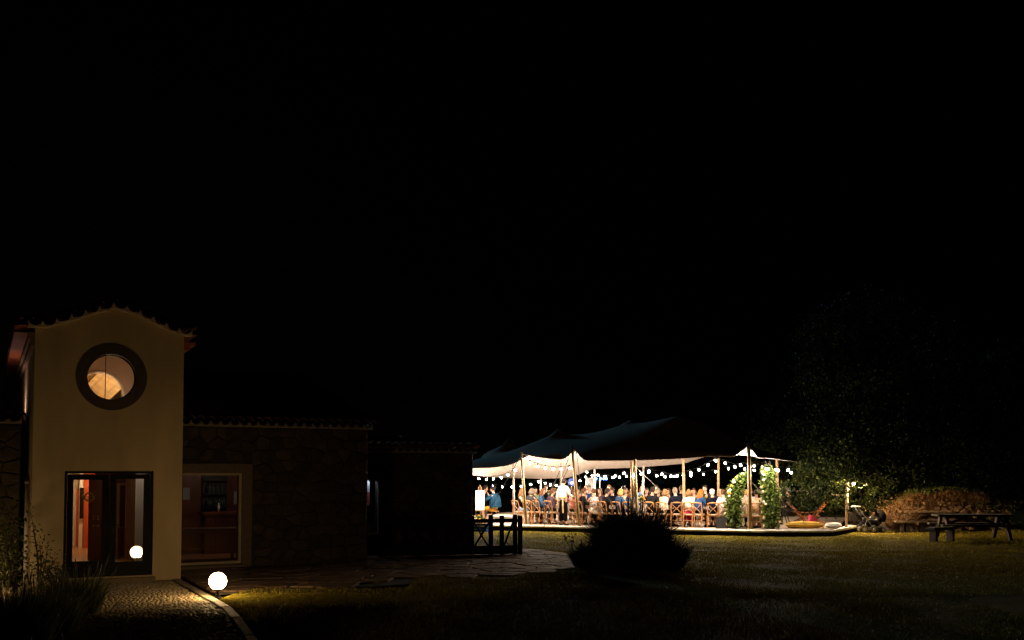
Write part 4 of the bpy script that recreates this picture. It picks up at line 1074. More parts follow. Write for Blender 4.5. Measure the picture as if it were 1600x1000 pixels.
def body_mesh(pose, arms, key):
    if key in BODY: return BODY[key]
    J = skeleton(pose, arms); P = {}; E = []
    P['pelvis'] = (J['pelvis'], (.14, .10)); P['waist'] = (J['waist'], (.112, .082)); P['chest'] = (J['chest'], (.126, .088)); P['neck0'] = (J['neck0'], (.06, .056)); P['neck1'] = (J['neck1'], .054)
    hd = J['neck1']+V3((0, .02, .06)); P['skull'] = (hd, .05)
    E += [('pelvis', 'waist'), ('waist', 'chest'), ('chest', 'neck0'), ('neck0', 'neck1'), ('neck1', 'skull')]
    for s, n in ((-1, 'L'), (1, 'R')):
        P['hip'+n] = (J['hip'+n], .095); P['knee'+n] = (J['knee'+n], .06); P['ank'+n] = (J['ank'+n], .042); P['toe'+n] = (J['toe'+n], (.04, .03))
        P['calf'+n] = (J['knee'+n].lerp(J['ank'+n], .3)+V3((0, -.015, 0)), .057)
        P['sho'+n] = (J['sho'+n], .05); P['elb'+n] = (J['elb'+n], .038); P['wri'+n] = (J['wri'+n], .027); P['han'+n] = (J['han'+n], (.034, .016))
        P['fore'+n] = (J['elb'+n].lerp(J['wri'+n], .3), .04)
        E += [('pelvis', 'hip'+n), ('hip'+n, 'knee'+n), ('knee'+n, 'calf'+n), ('calf'+n, 'ank'+n), ('ank'+n, 'toe'+n), ('chest', 'sho'+n), ('sho'+n, 'elb'+n), ('elb'+n, 'fore'+n), ('fore'+n, 'wri'+n), ('wri'+n, 'han'+n)]
    me = skin_mesh('body', P, E, [SK[0], M_EYE, M_LIP])
    # hands: five unequal bent fingers rooted in the palm, and the head
    mb = MB()
    for s, n in ((-1, 'L'), (1, 'R')):
        h, w_ = J['han'+n], J['wri'+n]; d = (h-w_).normalized(); sd = d.cross(V3((0, 0, 1)))
        sd = sd.normalized() if sd.length > .2 else V3((0, 1, 0)); nn = sd.cross(d)
        if nn.z > 0: nn = -nn
        for i, (o_, L) in enumerate(((-.026, .062), (-.009, .072), (.009, .068), (.025, .054))):
            b = h+sd*o_; m1 = b+d*L*.55+nn*.008; mb.tube([b-d*.02, m1, m1+d*L*.35+nn*.028], [.0095, .009, .0065], 6)
        th = w_.lerp(h, .45)-sd*s*.026; mb.tube([th, th-sd*s*.022+d*.03+nn*.008, th-sd*s*.018+d*.055+nn*.016], [.012, .010, .008], 6)
    R = head_parts(mb, hd+V3((0, .012, .052)), -.12 if pose == 'sit' else -.05)
    tmp = mb.mesh('tmp', [SK[0], M_EYE, M_LIP], True)
    bm = bmesh.new(); bm.from_mesh(me); bm.from_mesh(tmp); bm.to_mesh(me); bm.free(); bpy.data.meshes.remove(tmp)
    BODY[key] = (me, J, hd+V3((0, .012, .052)), R); return BODY[key]
GARM = {}
def garment(kind, key, J, sleeves='long'):
    k = (kind, key, sleeves)
    if k in GARM: return GARM[k]
    P = {}; E = []
    if kind in ('jacket', 'shirt', 'dress_top'):
        th = .026 if kind == 'jacket' else .018
        P['waist'] = (J['waist'], (.135+th, .105+th)); P['pelvis'] = (J['pelvis']+V3((0, 0, .06)), (.145+th, .11+th)); P['chest'] = (J['chest'], (.15+th, .11+th)); P['col'] = (J['neck0']+V3((0, -.005, -.02)), (.088, .08))
        E += [('waist', 'pelvis'), ('waist', 'chest'), ('chest', 'col')]
        for n in 'LR':
            if sleeves == 'none':
                P['sho'+n] = (J['sho'+n]+V3((0, 0, .0)), .058+th*.4); E += [('chest', 'sho'+n)]; continue
            P['sho'+n] = (J['sho'+n], .066+th); P['elb'+n] = (J['elb'+n], .048+th*.8); E += [('chest', 'sho'+n), ('sho'+n, 'elb'+n)]
            if sleeves == 'long': P['wri'+n] = (J['elb'+n].lerp(J['wri'+n], .93), .033+th*.5); E.append(('elb'+n, 'wri'+n))
    else:
        P['pelvis'] = (J['pelvis'], (.155, .12)); P['w'] = (J['pelvis'].lerp(J['waist'], .6), (.14, .108)); E = [('pelvis', 'w')]
        for n in 'LR':
            g = .014 if kind == 'trousers' else (.045 if kind == 'wide_trousers' else .03)
            P['hip'+n] = (J['hip'+n], .095+g); P['knee'+n] = (J['knee'+n], .06+g); E += [('pelvis', 'hip'+n), ('hip'+n, 'knee'+n)]
            if kind != 'skirt': P['ank'+n] = (J['knee'+n].lerp(J['ank'+n], .92), .05+g*1.2); E.append(('knee'+n, 'ank'+n))
    me = skin_mesh(kind, P, E, [M_CLOTH]); GARM[k] = me; return me
def shoes(key, J):
    k = ('shoe', key)
    if k in GARM: return GARM[k]
    out = []
    for n in 'LR':
        mb = MB(); a, t_ = J['ank'+n], J['toe'+n]; d = t_-a; d.z = 0; d.normalize()
        q = V3((a.x, a.y, .035)); mb.tube([q-d*.06, q, q+d*.1, q+d*.19], [.03, .042, .042, .022], 8); mb.box(q+d*.06-V3((0, 0, .03)), (.07, .25, .015), math.atan2(-d.x, d.y)); out.append(mb.mesh('shoe', M_BLACK, True))
    GARM[k] = out; return out
HAIRM = {}
def hair_mesh(style, c, R, key):
    k = (style, key)
    if k in HAIRM: return HAIRM[k]
    mb = MB()
    if style != 'bald':
        cut = (lambda p: not (p.y > .045 and p.z < .062) and p.z > -.06 and not (p.y > .0 and p.z < -.01 and abs(p.x) > .05))
        mb.sphere((0, -.008, .012), 1, 16, 12, (.086, .106, .122), keep=cut)
    if style == 'bald':
        mb.sphere((0, -.008, .008), 1, 16, 12, (.084, .104, .12), keep=lambda p: p.y < .02 and -.07 < p.z < .045)
    r = random.Random(hash(style) % 97)
    if style in ('long', 'wavy'):
        for i in range(15):
            a = PI*(1.02+.96*i/14); x, y = math.cos(a)*.082, math.sin(a)*.098; L = .33 if style == 'long' else .27
            w_ = .0 if style == 'long' else .016
            mb.tube([(x*.9, y*.9, .04), (x*1.1, y*1.08+r.uniform(-w_, w_), -.08), (x*1.1+r.uniform(-w_, w_)*2, y*1.05-.01, -.18), (x*.85, y*.9-.02, -L)], [.024, .03, .027, .008], 6)
    if style == 'bob':
        for i in range(13):
            a = PI*(.96+1.08*i/12); x, y = math.cos(a)*.085, math.sin(a)*.1; mb.tube([(x*.9, y*.9, .04), (x*1.15, y*1.1, -.06), (x*1.0, y*.95, -.14)], [.025, .031, .012], 6)
    if style == 'bun': mb.sphere((0, -.105, .06), .05, 10, 8)
    if style in ('short', 'crop'):
        for i in range(26):
            a = r.uniform(0, 2*PI); e = r.uniform(.25, 1.1); q = V3((math.cos(a)*math.sin(e)*.085, math.sin(a)*math.sin(e)*.1-.008, math.cos(e)*.122+.01)); mb.sphere(q, .022 if style == 'short' else .014, 6, 4)
    mb.v = [tuple(R @ V3(v) + c) for v in mb.v]
    me = mb.mesh('hair', M_CLOTH, True); HAIRM[k] = me; return me
def cl(name, c, **k): return mat('cloth_'+name, c, .95, .12, 9, .25, 80, spec=.06, **k)
C_NAVY = cl('navy', (.006, .007, .015)); C_BLACK = cl('black', (.005, .005, .005)); C_CHAR = cl('charcoal', (.010, .010, .012)); C_DENIM = cl('denim', (.035, .075, .16)); C_BLUE = cl('blue', (.022, .06, .16)); C_WHITE = cl('white', (.74, .71, .67)); C_CREAM = cl('cream', (.70, .56, .44)); C_BEIGE = cl('beige', (.60, .44, .32)); C_GREY = cl('grey', (.05, .05, .055)); C_MAG = cl('magenta', (.55, .03, .12)); C_PINK = cl('pink', (.55, .22, .20)); C_PLUM = cl('plum', (.09, .055, .075)); C_YEL = cl('yellow', (.65, .36, .05)); C_LBLUE = cl('lightblue', (.25, .36, .55)); C_FLOR = cl('floral', (.75, .62, .5), col2=(.65, .25, .08)); C_SPOT = cl('spotted', (.72, .68, .66), col2=(.09, .10, .14)); C_TEAL = cl('tealblue', (.015, .055, .11)); C_GREEN = cl('sage', (.22, .26, .16))
H_BRN = mat('hair_brown', (.085, .04, .018), .5, .3, 30, spec=.12); H_DK = mat('hair_dark', (.018, .012, .009), .45, .3, 30, spec=.12); H_BLD = mat('hair_blonde', (.38, .23, .08), .5, .25, 30, spec=.12); H_ORG = mat('hair_orange', (.55, .13, .02), .5, .2, 30, spec=.12); H_WHT = mat('hair_white', (.70, .66, .62), .6, .1, 30, spec=.12); H_GRY = mat('hair_grey', (.14, .115, .09), .55, .2, 30, spec=.12); H_AUB = mat('hair_auburn', (.10, .042, .018), .5, .3, 30, spec=.12); H_LT = mat('hair_light_brown', (.19, .105, .045), .5, .25, 30, spec=.12)
def person(px, v, face, label, pose='sit', arms=('table', 'table'), hair=('short', H_DK), sk=0, top=('jacket', C_NAVY, 'long'), low=('trousers', C_BLACK), sc=1., at=None, shoe=None, group=None):
    key = (pose, arms); me, J, hc, R = body_mesh(pose, arms, key)
    p = at or T(upx(px, v), v, DECK)
    o = thing('person', p, label, 'person', group, face); o.scale = (sc, sc, sc)
    b = link('body', me, o); objmat(b, SK[sk])
    if hair: h_ = link('hair', hair_mesh(hair[0], hc, R, key), o); objmat(h_, hair[1])
    if top: g = link({'jacket': 'jacket', 'shirt': 'shirt', 'dress_top': 'dress'}[top[0]], garment(top[0], key, J, top[2]), o); objmat(g, top[1])
    if low: g = link({'wide_trousers': 'trousers'}.get(low[0], low[0]), garment(low[0], key, J), o); objmat(g, low[1])
    for m_ in shoes(key, J): s_ = link('shoe', m_, o); objmat(s_, shoe or M_BLACK)
    return o, J, hc
RT = IN-PI/2                   # facing along the tables, to the right in the picture
LT = IN+PI/2
SEATV = 1.08                   # near row of seats
def near(px, label, ang, clabel, **k):
    """a guest on a near chair, back to the lawn"""
    face = IN+ang; o = person(px, SEATV, face, label, **k)
    chair(upx(px, SEATV), SEATV-.02, IN+ang*.45, clabel); return o
near(813, 'woman with long brown hair in a black strappy dress by the first pole', -1.2, 'cross-back chair under the woman in the black strappy dress', arms=('up', 'table'), hair=('wavy', H_LT), top=('dress_top', C_BLACK, 'none'), low=('skirt', C_LBLUE))
near(829, 'guest in a grey top hidden partly behind the first pole', -.5, 'cross-back chair just behind the first leaning pole', arms=('table', 'up'), hair=('bob', H_GRY), top=('shirt', C_GREY, 'long'), low=('trousers', C_BLACK), sk=2)
near(845.5, 'woman with long brown hair in a denim jacket facing the waiter', -1.35, 'cross-back chair under the woman in the denim jacket', arms=('table', 'lap'), hair=('long', H_AUB), top=('jacket', C_DENIM, 'long'), low=('skirt', C_CHAR))
near(862, 'dark haired guest in plum leaning over the table beside the waiter', -.8, 'cross-back chair between the denim jacket and the waiter', arms=('table', 'reach'), hair=('short', H_BRN), top=('shirt', C_PLUM, 'long'), low=('trousers', C_CHAR), sk=1)
near(897, 'guest in a rose top half hidden by the second pole', -.2, 'cross-back chair at the foot of the second pole', hair=('long', H_BRN), top=('shirt', C_PINK, 'long'), low=('trousers', C_CHAR))
near(910, 'man in a charcoal suit looking down in profile beside the second pole', -1.1, 'cross-back chair under the man in charcoal', hair=('short', H_BRN), top=('jacket', C_CHAR, 'long'), low=('trousers', C_BLACK), sk=1)
near(928.5, 'woman in a white patterned dress twisting round on her chair', .9, 'cross-back chair under the white patterned dress', arms=('up', 'reach'), hair=('bun', H_BRN), top=('dress_top', C_SPOT, 'none'), low=('skirt', C_WHITE), sk=2)
near(946.5, 'man in a black suit with a white collar beside the white dress', -.9, 'cross-back chair under the man in the white collar', hair=('short', H_DK), top=('jacket', C_CHAR, 'long'), low=('trousers', C_BLACK), sk=1)
near(967.5, 'woman with a short blonde bob in a blue dress', -.8, 'cross-back chair under the blonde woman in blue', hair=('bob', H_BLD), top=('dress_top', C_DENIM, 'long'), low=('skirt', C_DENIM))
near(985, 'woman with long auburn hair in a denim top beside the double pole', -.5, 'cross-back chair in front of the double pole', hair=('long', H_AUB), top=('shirt', C_DENIM, 'long'), low=('skirt', C_DENIM))
near(1018, 'broad dark haired man in a black suit seen from behind', -.45, 'cross-back chair under the broad man in black', hair=('short', H_DK), top=('jacket', C_CHAR, 'long'), low=('trousers', C_BLACK), sc=1.05)
near(1037, 'guest with light hair in a cream blouse reaching for a glass', -.5, 'cross-back chair under the guest in the cream blouse', arms=('up', 'reach'), hair=('bob', H_LT), top=('shirt', C_CREAM, 'short'), low=('trousers', C_BLACK), sk=2)
near(1055.5, 'grey haired man in a navy suit looking along the table', .7, 'cross-back chair under the grey haired man in navy', hair=('crop', H_GRY), top=('jacket', C_NAVY, 'long'), low=('trousers', C_NAVY), sk=2, sc=1.04)
near(1076, 'woman in a cream top and magenta trousers', .35, 'cross-back chair in front of the magenta trousers', hair=('bob', H_LT), top=('shirt', C_CREAM, 'long'), low=('wide_trousers', C_MAG))
near(1092.5, 'woman with bright orange hair in a blue top', -.6, 'cross-back chair under the orange haired woman', hair=('wavy', H_ORG), top=('shirt', C_BLUE, 'short'), low=('skirt', C_NAVY))
near(1113, 'white haired man in a navy jacket', .5, 'cross-back chair under the white haired man', hair=('short', H_WHT), top=('jacket', C_NAVY, 'long'), low=('trousers', C_BLACK), sk=2)
near(1130, 'guest in white seated behind the near half of the flower arch', .6, 'cross-back chair with a black box standing by it', hair=('bun', H_BRN), top=('shirt', C_WHITE, 'long'), low=('skirt', C_CREAM))
near(1163, 'fair haired guest in a cream gown between the flower arch and the tall pole', -.5, 'cross-back chair just in front of the tall end pole', hair=('bun', H_BLD), top=('dress_top', C_CREAM, 'short'), low=('wide_trousers', C_CREAM), sk=2)
near(1181, 'dark haired guest in an orange flowered dress beside the tall pole', .1, 'cross-back chair under the orange flowered dress', hair=('bun', H_DK), top=('dress_top', C_FLOR, 'short'), low=('wide_trousers', C_CREAM), sk=1)
# far side of the tables, facing the lawn
FARV = 2.95
far = [(836, 'far guest in sage green facing the lawn beyond the denim jacket', ('long', H_DK), ('shirt', C_GREEN, 'short'), 0), (874, 'far guest in white facing the lawn just past the waiter', ('bun', H_DK), ('shirt', C_WHITE, 'long'), 1), (903, 'far guest in a dusky pink shirt facing the lawn', ('short', H_DK), ('shirt', C_PINK, 'long'), 1), (938, 'far guest in plum facing the lawn behind the white collar', ('long', H_BRN), ('shirt', C_PLUM, 'long'), 0), (957, 'far man in navy facing the lawn beside the blonde woman', ('short', H_BRN), ('jacket', C_NAVY, 'long'), 2), (978, 'far guest in cream facing the lawn between blonde and auburn hair', ('bob', H_BRN), ('shirt', C_CREAM, 'long'), 0), (1010, 'far rosy faced guest facing the lawn over the broad black back', ('bob', H_AUB), ('shirt', C_CHAR, 'long'), 2), (1029, 'far guest in grey facing the lawn with a raised hand', ('crop', H_GRY), ('jacket', C_GREY, 'long'), 0), (1045, 'far guest with long dark hair facing the grey haired man', ('long', H_DK), ('dress_top', C_SPOT, 'none'), 0), (1084, 'far woman in white facing the lawn beside the orange hair', ('long', H_BRN), ('shirt', C_WHITE, 'short'), 2), (1125, 'far grey haired man in a grey jacket by the pale pole', ('bald', H_GRY), ('jacket', C_GREY, 'long'), 2), (1150, 'far guest in beige behind the leaves of the flower arch', ('bob', H_BLD), ('shirt', C_BEIGE, 'long'), 0), (1172, 'far guest in pale blue facing the lawn behind the tall pole', ('short', H_BRN), ('shirt', C_LBLUE, 'long'), 1)]
armv = [('table', 'table'), ('up', 'table'), ('table', 'reach'), ('lap', 'up')]
for i, (px, lab, hr, tp, sk_) in enumerate(far):
    a = random.Random(i).uniform(-.5, .5); person(px, FARV, IN+PI+a, lab, arms=armv[i % 4], hair=hr, top=tp, low=('trousers', C_CHAR), sk=sk_)
    chair(upx(px, FARV), FARV+.02, IN+PI+a*.5, 'cross-back chair under the '+lab.replace(' facing the lawn', ''))
# the waiter
o, J, hc = person(880, .42, IN-.25, 'waiter in a white shirt and black trousers standing with a tan apron', 'stand', ('rest', 'serve'), ('crop', H_DK), 1, ('shirt', C_WHITE, 'long'), ('trousers', C_BLACK), 1.0)
M_TAN = cl('tan', (.52, .34, .18))
ap = MB(); pz = J['pelvis'].z
ap.lathe([(.165, pz+.07), (.17, pz+.12)], n=18); ap.v = [(x, y*.8, z) for x, y, z in ap.v]; g = ap.build('apron', M_TAN, o, True)
for x, dx in ((.07, .02), (-.15, -.02)): MB().tube([(x, -.135, pz+.1), (x+dx*.3, -.16, pz-.2), (x+dx, -.15, pz-.48)], [.022, .034, .03], 6).build('apron_tie', M_TAN, g)
pl = link('serving_tray', MB().lathe([(0, 0), (.17, 0), (.18, .015), (.165, .012), (0, .008)], n=18).mesh('serving_tray', M_BLACK, True)); hp = Matrix.Rotation(IN-.25, 3, 'Z') @ (J['hanR']+V3((0, .1, .02)))
pl.location = V3(o.location)+hp; tag(pl, 'small black tray held by the waiter', 'tray')
# a standing man in blue with a beard beyond the tables
person(920, 3.1, IN+PI+.3, 'man in a bright blue suit facing the lawn over the white patterned dress', 'sit', ('table', 'up'), ('short', H_GRY), 2, ('jacket', C_BLUE, 'long'), ('trousers', C_BLUE), 1.07)
chair(upx(920, 3.1), 3.12, IN+PI+.2, 'cross-back chair under the man in the bright blue suit')
# a second row of tables deeper in the tent, glimpsed between the others
VT2 = 5.4
for i, (p0_, p1_) in enumerate(((852, 935), (938, 1030), (1033, 1118))):
    u0, u1 = upx(p0_, VT2), upx(p1_, VT2); nm = ('near the waiter', 'behind the blonde guest', 'behind the orange haired guest')[i]
    t = thing('dining_table', T((u0+u1)/2, VT2, DECK), 'long table of the deeper row '+nm, 'table', 'deeper row of tables', ANG_T); L = u1-u0
    MB().box((0, 0, .735), (L, .85, .03)).build('tabletop', M_CLOTH, t)
    for sx in (-1, 1):
        for sy in (-1, 1): MB().box((sx*(L/2-.12), sy*.34, .36), (.06, .06, .72)).build('leg', M_TOP, t)
deep = [(853, 'deeper guest in navy glimpsed between denim jacket and plum guest', ('short', H_BRN), ('jacket', C_NAVY, 'long'), .3), (889, 'deeper guest in black glimpsed just beyond the arm of the waiter', ('short', H_DK), ('jacket', C_BLACK, 'long'), 0), (916, 'deeper guest in sage glimpsed beside the man in bright blue', ('long', H_BRN), ('shirt', C_GREEN, 'short'), .4), (953, 'deeper man in charcoal glimpsed left of the blonde bob', ('crop', H_BRN), ('jacket', C_CHAR, 'long'), -.4), (974, 'deeper guest in black glimpsed right of the blonde bob', ('bob', H_DK), ('shirt', C_BLACK, 'long'), .2), (1003, 'deeper guest in denim glimpsed over the table gap flowers', ('long', H_AUB), ('shirt', C_DENIM, 'long'), .5), (1026, 'deeper man in black glimpsed right of the broad black back', ('short', H_DK), ('jacket', C_BLACK, 'long'), -.3), (1064, 'deeper guest in navy glimpsed beside the pole by the magenta trousers', ('short', H_BRN), ('jacket', C_NAVY, 'long'), .2), (1102, 'deeper dark haired guest glimpsed between orange and white hair', ('short', H_DK), ('jacket', C_CHAR, 'long'), -.2), (1141, 'deeper guest in charcoal glimpsed at the edge of the flower arch', ('long', H_DK), ('shirt', C_CHAR, 'long'), .3)]
for i, (px, lab, hr, tp, a) in enumerate(deep):
    v = VT2-.95 if i % 3 == 1 else VT2+.95; f = IN if i % 3 == 1 else IN+PI
    person(px, v, f+a, lab, arms=armv[(i+1) % 4], hair=hr, top=tp, low=('trousers', C_CHAR), sk=i % 3, sc=1.05)
    chair(upx(px, v), v+(.02 if f != IN else -.02), f+a*.4, 'wooden chair under the '+lab)
# the couple by the easel
o, J, hc = person(772, 1.2, LT-.1, 'woman with dark hair, blue jacket over her shoulders, seated beside the white easel', 'sit', ('reach', 'up'), ('bun', H_DK), 2, ('jacket', C_TEAL, 'long'), ('skirt', C_YEL), 1.06)
cp = MB(); cp.lathe([(.10, 1.05), (.19, 1.0), (.235, .85), (.25, .68), (.255, .58)], n=20); cp.v = [(x, y*.85-.05, z) for x, y, z in cp.v]; cp.f = [f for f in cp.f if not all(cp.v[i][1] > .06 and abs(cp.v[i][0]) < .13 for i in f)]; cp.m = [0]*len(cp.f)
cp.build('draped_jacket', C_TEAL, o, True)
person(756, 1.9, RT+.15, 'guest in dark navy seated behind the white easel board', 'sit', ('reach', 'reach'), ('short', H_DK), 1, ('jacket', C_NAVY, 'long'), ('trousers', C_NAVY), 1.06)
for px, v, a, lab in ((772, 1.2, LT-.1, 'wooden bench'), (756, 1.9, RT+.15, 'x')):
    b = T(upx(px, v), v, DECK); st = thing('stool', b, 'low round wooden stool under the '+('woman in the draped blue jacket' if px == 772 else 'guest behind the easel'), 'stool', 'stools by the easel')
    MB().lathe([(0, .44), (.19, .44), (.2, .47), (0, .475)], n=18).build('seat', M_CHAIR, st)
    for k in range(4): MB().tube([(.12*math.cos(k*PI/2+.8), .12*math.sin(k*PI/2+.8), .44), (.17*math.cos(k*PI/2+.8), .17*math.sin(k*PI/2+.8), 0)], .016, 6).build('leg', M_CHAIR, st)
# guest lounging on the right by the tree
person(1233, 4.4, LT+.6, 'guest in black with a pale face lounging by the foot of the dark tree', 'sit', ('lap', 'up'), ('short', H_GRY), 0, ('jacket', C_BLACK, 'long'), ('trousers', C_CHAR))

# ================================================================ THINGS ROUND THE MARQUEE
# easel with white board
b = T(upx(750, .5), .5, DECK); Yb = b.y
x0 = at_depth(743, 797, Yb); x1 = at_depth(757, 766.5, Yb)
es = thing('easel', b, 'white board standing on a wooden easel at the open end of the tent', 'easel')
wd = x1.x-x0.x; zc0 = x0.z-DECK; zc1 = x1.z-DECK
MB().box(((x0.x+x1.x)/2-b.x, 0, (zc0+zc1)/2), (wd, .02, zc1-zc0)).build('board', mat('white_board', (.80, .77, .74), .6, .02, 4), es)
M_EAS = mat('easel_wood', (.30, .18, .08), .5, .2, 8)
for sx in (-1, 1): MB().tube([(sx*.2, -.02+.04, 0), (sx*.05, .10, zc1+.15)], .014, 6).build('leg', M_EAS, es)
MB().tube([(0, .5, 0), (0, .1, zc1+.22)], .014, 6).build('leg', M_EAS, es); MB().box((0, -.03, zc0-.015), (.36, .06, .025)).build('ledge', M_EAS, es)
b = T(upx(749, .35), .28, DECK)
posy(b, .22, .1, 'white and yellow flowers on the deck at the foot of the easel', (1, 1))
def cushion(p, sx, sy, sz, m, label, rz=0, name='cushion'):
    o = thing(name, p, label, 'cushion', None, rz); mb = MB(); n = 14
    for i in range(n+1):
        for j in range(n+1):
            u, v = 2*i/n-1, 2*j/n-1; h = sz*.5*max(0, (1-u**4)*(1-v**4))**.5; mb.v.append((u*sx/2*(1-.06*v*v), v*sy/2*(1-.06*u*u), sz/2+h)); 
    k = (n+1)**2
    for i in range(n+1):
        for j in range(n+1):
            x, y, z = mb.v[i*(n+1)+j]; mb.v.append((x, y, sz-z))
    for i in range(n):
        for j in range(n):
            a = i*(n+1)+j; mb.f += [(a, a+n+1, a+n+2, a+1), (k+a, k+a+1, k+a+n+2, k+a+n+1)]
    mb.m = [0]*len(mb.f)
    mb.build('cover', m, o, True); return o
M_YEL = mat('mustard_cloth', (.62, .36, .05), .9, .12, 6, .3, 60)
b = T(upx(747, .1), .12, DECK+.005); cushion(b, .5, .35, .16, M_YEL, 'mustard yellow cushion lying under the easel behind the fence', ANG_T)
b = T(upx(790, .8), .8, DECK); bn = thing('white_bench', b, 'low white lounge bench behind the dark wooden fence', 'bench', rz=ANG_T)
MB().box((0, 0, .30), (.95, .5, .07)).build('seat', M_WHITE, bn); MB().box((0, 0, .125), (.86, .42, .25)).build('base', M_WHITE, bn)
b = T(upx(752, -.8), -.75, 0); bs = thing('blue_crate', b, 'dark blue crate standing on the lawn behind the fence', 'crate', rz=ANG_T)
mb = MB()
for z in (.05, .15, .25):
    for sy in (-1, 1): mb.box((0, sy*.16, z), (.5, .02, .07))
    for sx in (-1, 1): mb.box((sx*.24, 0, z), (.02, .32, .07))
mb.build('slatted_side', C_BLUE, bs); MB().box((0, 0, .02), (.5, .32, .03)).build('base', C_BLUE, bs)
# black box at the foot of the arch
b = T(upx(1128, .55), .55, DECK); bx = thing('black_box', b, 'black boxy amplifier on the deck edge next to the flower arch', 'amplifier', rz=ANG_T)
mb = MB(); mb.box((0, 0, .205), (.42, .32, .39)); mb.build('cabinet', M_BLACK, bx); MB().box((0, -.165, .205), (.37, .012, .34)).build('grille', mat('speaker_cloth', (.02, .02, .02), .95, .2, 60), bx)
for sx in (-1, 1):
    for sy in (-1, 1): MB().lathe([(.02, 0), (.02, .012)], (sx*.17, sy*.12, 0), 8).build('rubber_foot', M_BLACK, bx)
# flower arch in two halves
def arch_half(path, label, n, rw, v):
    P = []
    for px, py, rr in path:
        b = T(upx(px, v), v); P.append((Vector((b.x, b.y, HC+ray(px, py).z/ray(px, py).y*b.y)), rr))
    o = thing('flower_arch', Vector((P[0][0].x, P[0][0].y, DECK)), label, 'flower arch', 'halves of the flower arch')
    oo = Vector(o.location); MB().tube([p-oo for p, _ in P], .03, 6).build('branch_frame', M_EAS, o)
    C = []; 
    for i in range(n):
        u = random.random()*(len(P)-1); k = min(int(u), len(P)-2); e = u-k; p = P[k][0].lerp(P[k+1][0], e); rr = P[k][1]*(1-e)+P[k+1][1]*e
        d = Vector(rng.normal(size=3)); d.normalize(); C.append(p+d*rr*random.uniform(.35, 1.0)*random.choice((.8, 1, 1, 1.35))-oo)
    link('leaves', leaf_cloud('leaves', [tuple(c) for c in C], .07, M_LF), o)
    fl = []
    for i in range(15):
        u = (i+.5)/15+random.uniform(-.03, .03); u = max(0, u)*(len(P)-1); k = min(int(u), len(P)-2); e = u-k; p = P[k][0].lerp(P[k+1][0], e); rr = P[k][1]*(1-e)+P[k+1][1]*e
        d = Vector((-.8, random.uniform(-.7, .1), random.uniform(-.2, .5))).normalized(); c = p+d*rr-oo; bl = MB()
        for j in range(7):
            a = 2*PI*j/7; q = Vector((math.cos(a), -.4, math.sin(a)))*.036; bl.sphere(c+q*.75, .03, 6, 4)
        bl.sphere(c+Vector((0, -.025, 0)), .03, 6, 4); bl.build('blossom', M_PETY if i % 3 == 0 else M_PETW, o)
    pt = MB(); pt.lathe([(0, 0), (.14, 0), (.19, .24), (.16, .26), (0, .25)], n=14); pt.build('pot', M_BLACK, o)
arch_half([(1147, 822, .28), (1145, 800, .30), (1146, 785, .30), (1148, 770, .28), (1151, 759, .24), (1158, 750, .2), (1166, 743, .14)], 'leafy flower arch half with white roses beside the black amplifier', 3600, .3, .5)
arch_half([(1203, 820, .30), (1204, 800, .34), (1203, 780, .34), (1201, 762, .30), (1200, 745, .24), (1197, 732, .17)], 'leafy flower arch half with yellow roses under the end bulbs', 4000, .3, .9)
b = T(upx(1255, 1.6), 1.75, DECK); cushion((b.x, b.y, DECK), 1.35, .5, .24, M_YEL, 'long mustard yellow floor cushion on the deck edge by the tree', ANG_T+.3)
b2 = b + DU*.95+DV*.32; cushion((b2.x, b2.y, DECK), .55, .42, .2, M_WHITE, 'white floor cushion at the end of the mustard yellow one', ANG_T+.3)
# folding wooden deck chairs by the tree
M_PINK = mat('hot_pink_cloth', (.70, .06, .13), .85, .08, 8)
M_SHADEWOOD = mat('shaded_wood', (.15, .055, .018), .6, .2, 6, .2, 40, spec=.2)  # wood colour darkened to put the tree's shade on the chairs
def deckchair(px, v, rz, label):
    o = thing('deck_chair', T(upx(px, v), v, DECK), label, 'deck chair', 'folding chairs by the tree', rz)
    for sx in (-.28, .28):
        MB().bar((sx, -.45, 0), (sx*.96, .42, 1.0), .035, .05).build('back_leg', M_SHADEWOOD, o); MB().bar((sx*.9, .45, 0), (sx*.9, -.42, .45), .035, .05).build('front_leg', M_SHADEWOOD, o); MB().bar((sx*1.05, -.35, .56), (sx*1.05, .25, .6), .05, .03).build('armrest', M_SHADEWOOD, o)
    MB().bar((-.3, .42, 1.0), (.3, .42, 1.0), .04).build('top_rail', M_SHADEWOOD, o)
    for i in range(5): MB().bar((-.26, -.38+i*.11, .40), (.26, -.38+i*.11, .40), .08, .018).build('slat', M_SHADEWOOD, o)
    for i in range(4): MB().bar((-.24, .12+i*.075, .66+i*.085), (.24, .12+i*.075, .66+i*.085), .018, .06).build('slat', M_SHADEWOOD, o)
    o.scale = (.86, .86, .86)
    return o
deckchair(1246, 3.6, IN+PI/2+.3, 'folding wooden deck chair leaning back beside the lounging guest')
deckchair(1274, 4.0, IN-PI/2-.2, 'folding wooden deck chair with a pink cushion beside it under the tree')
b = T(upx(1266, 3.0), 3.0, DECK+.12); o = cushion(b, .38, .38, .14, M_PINK, 'hot pink square cushion propped against the wooden deck chair', .3); o.rotation_euler = (math.radians(62), .5, .2); o.location.z = DECK+.2
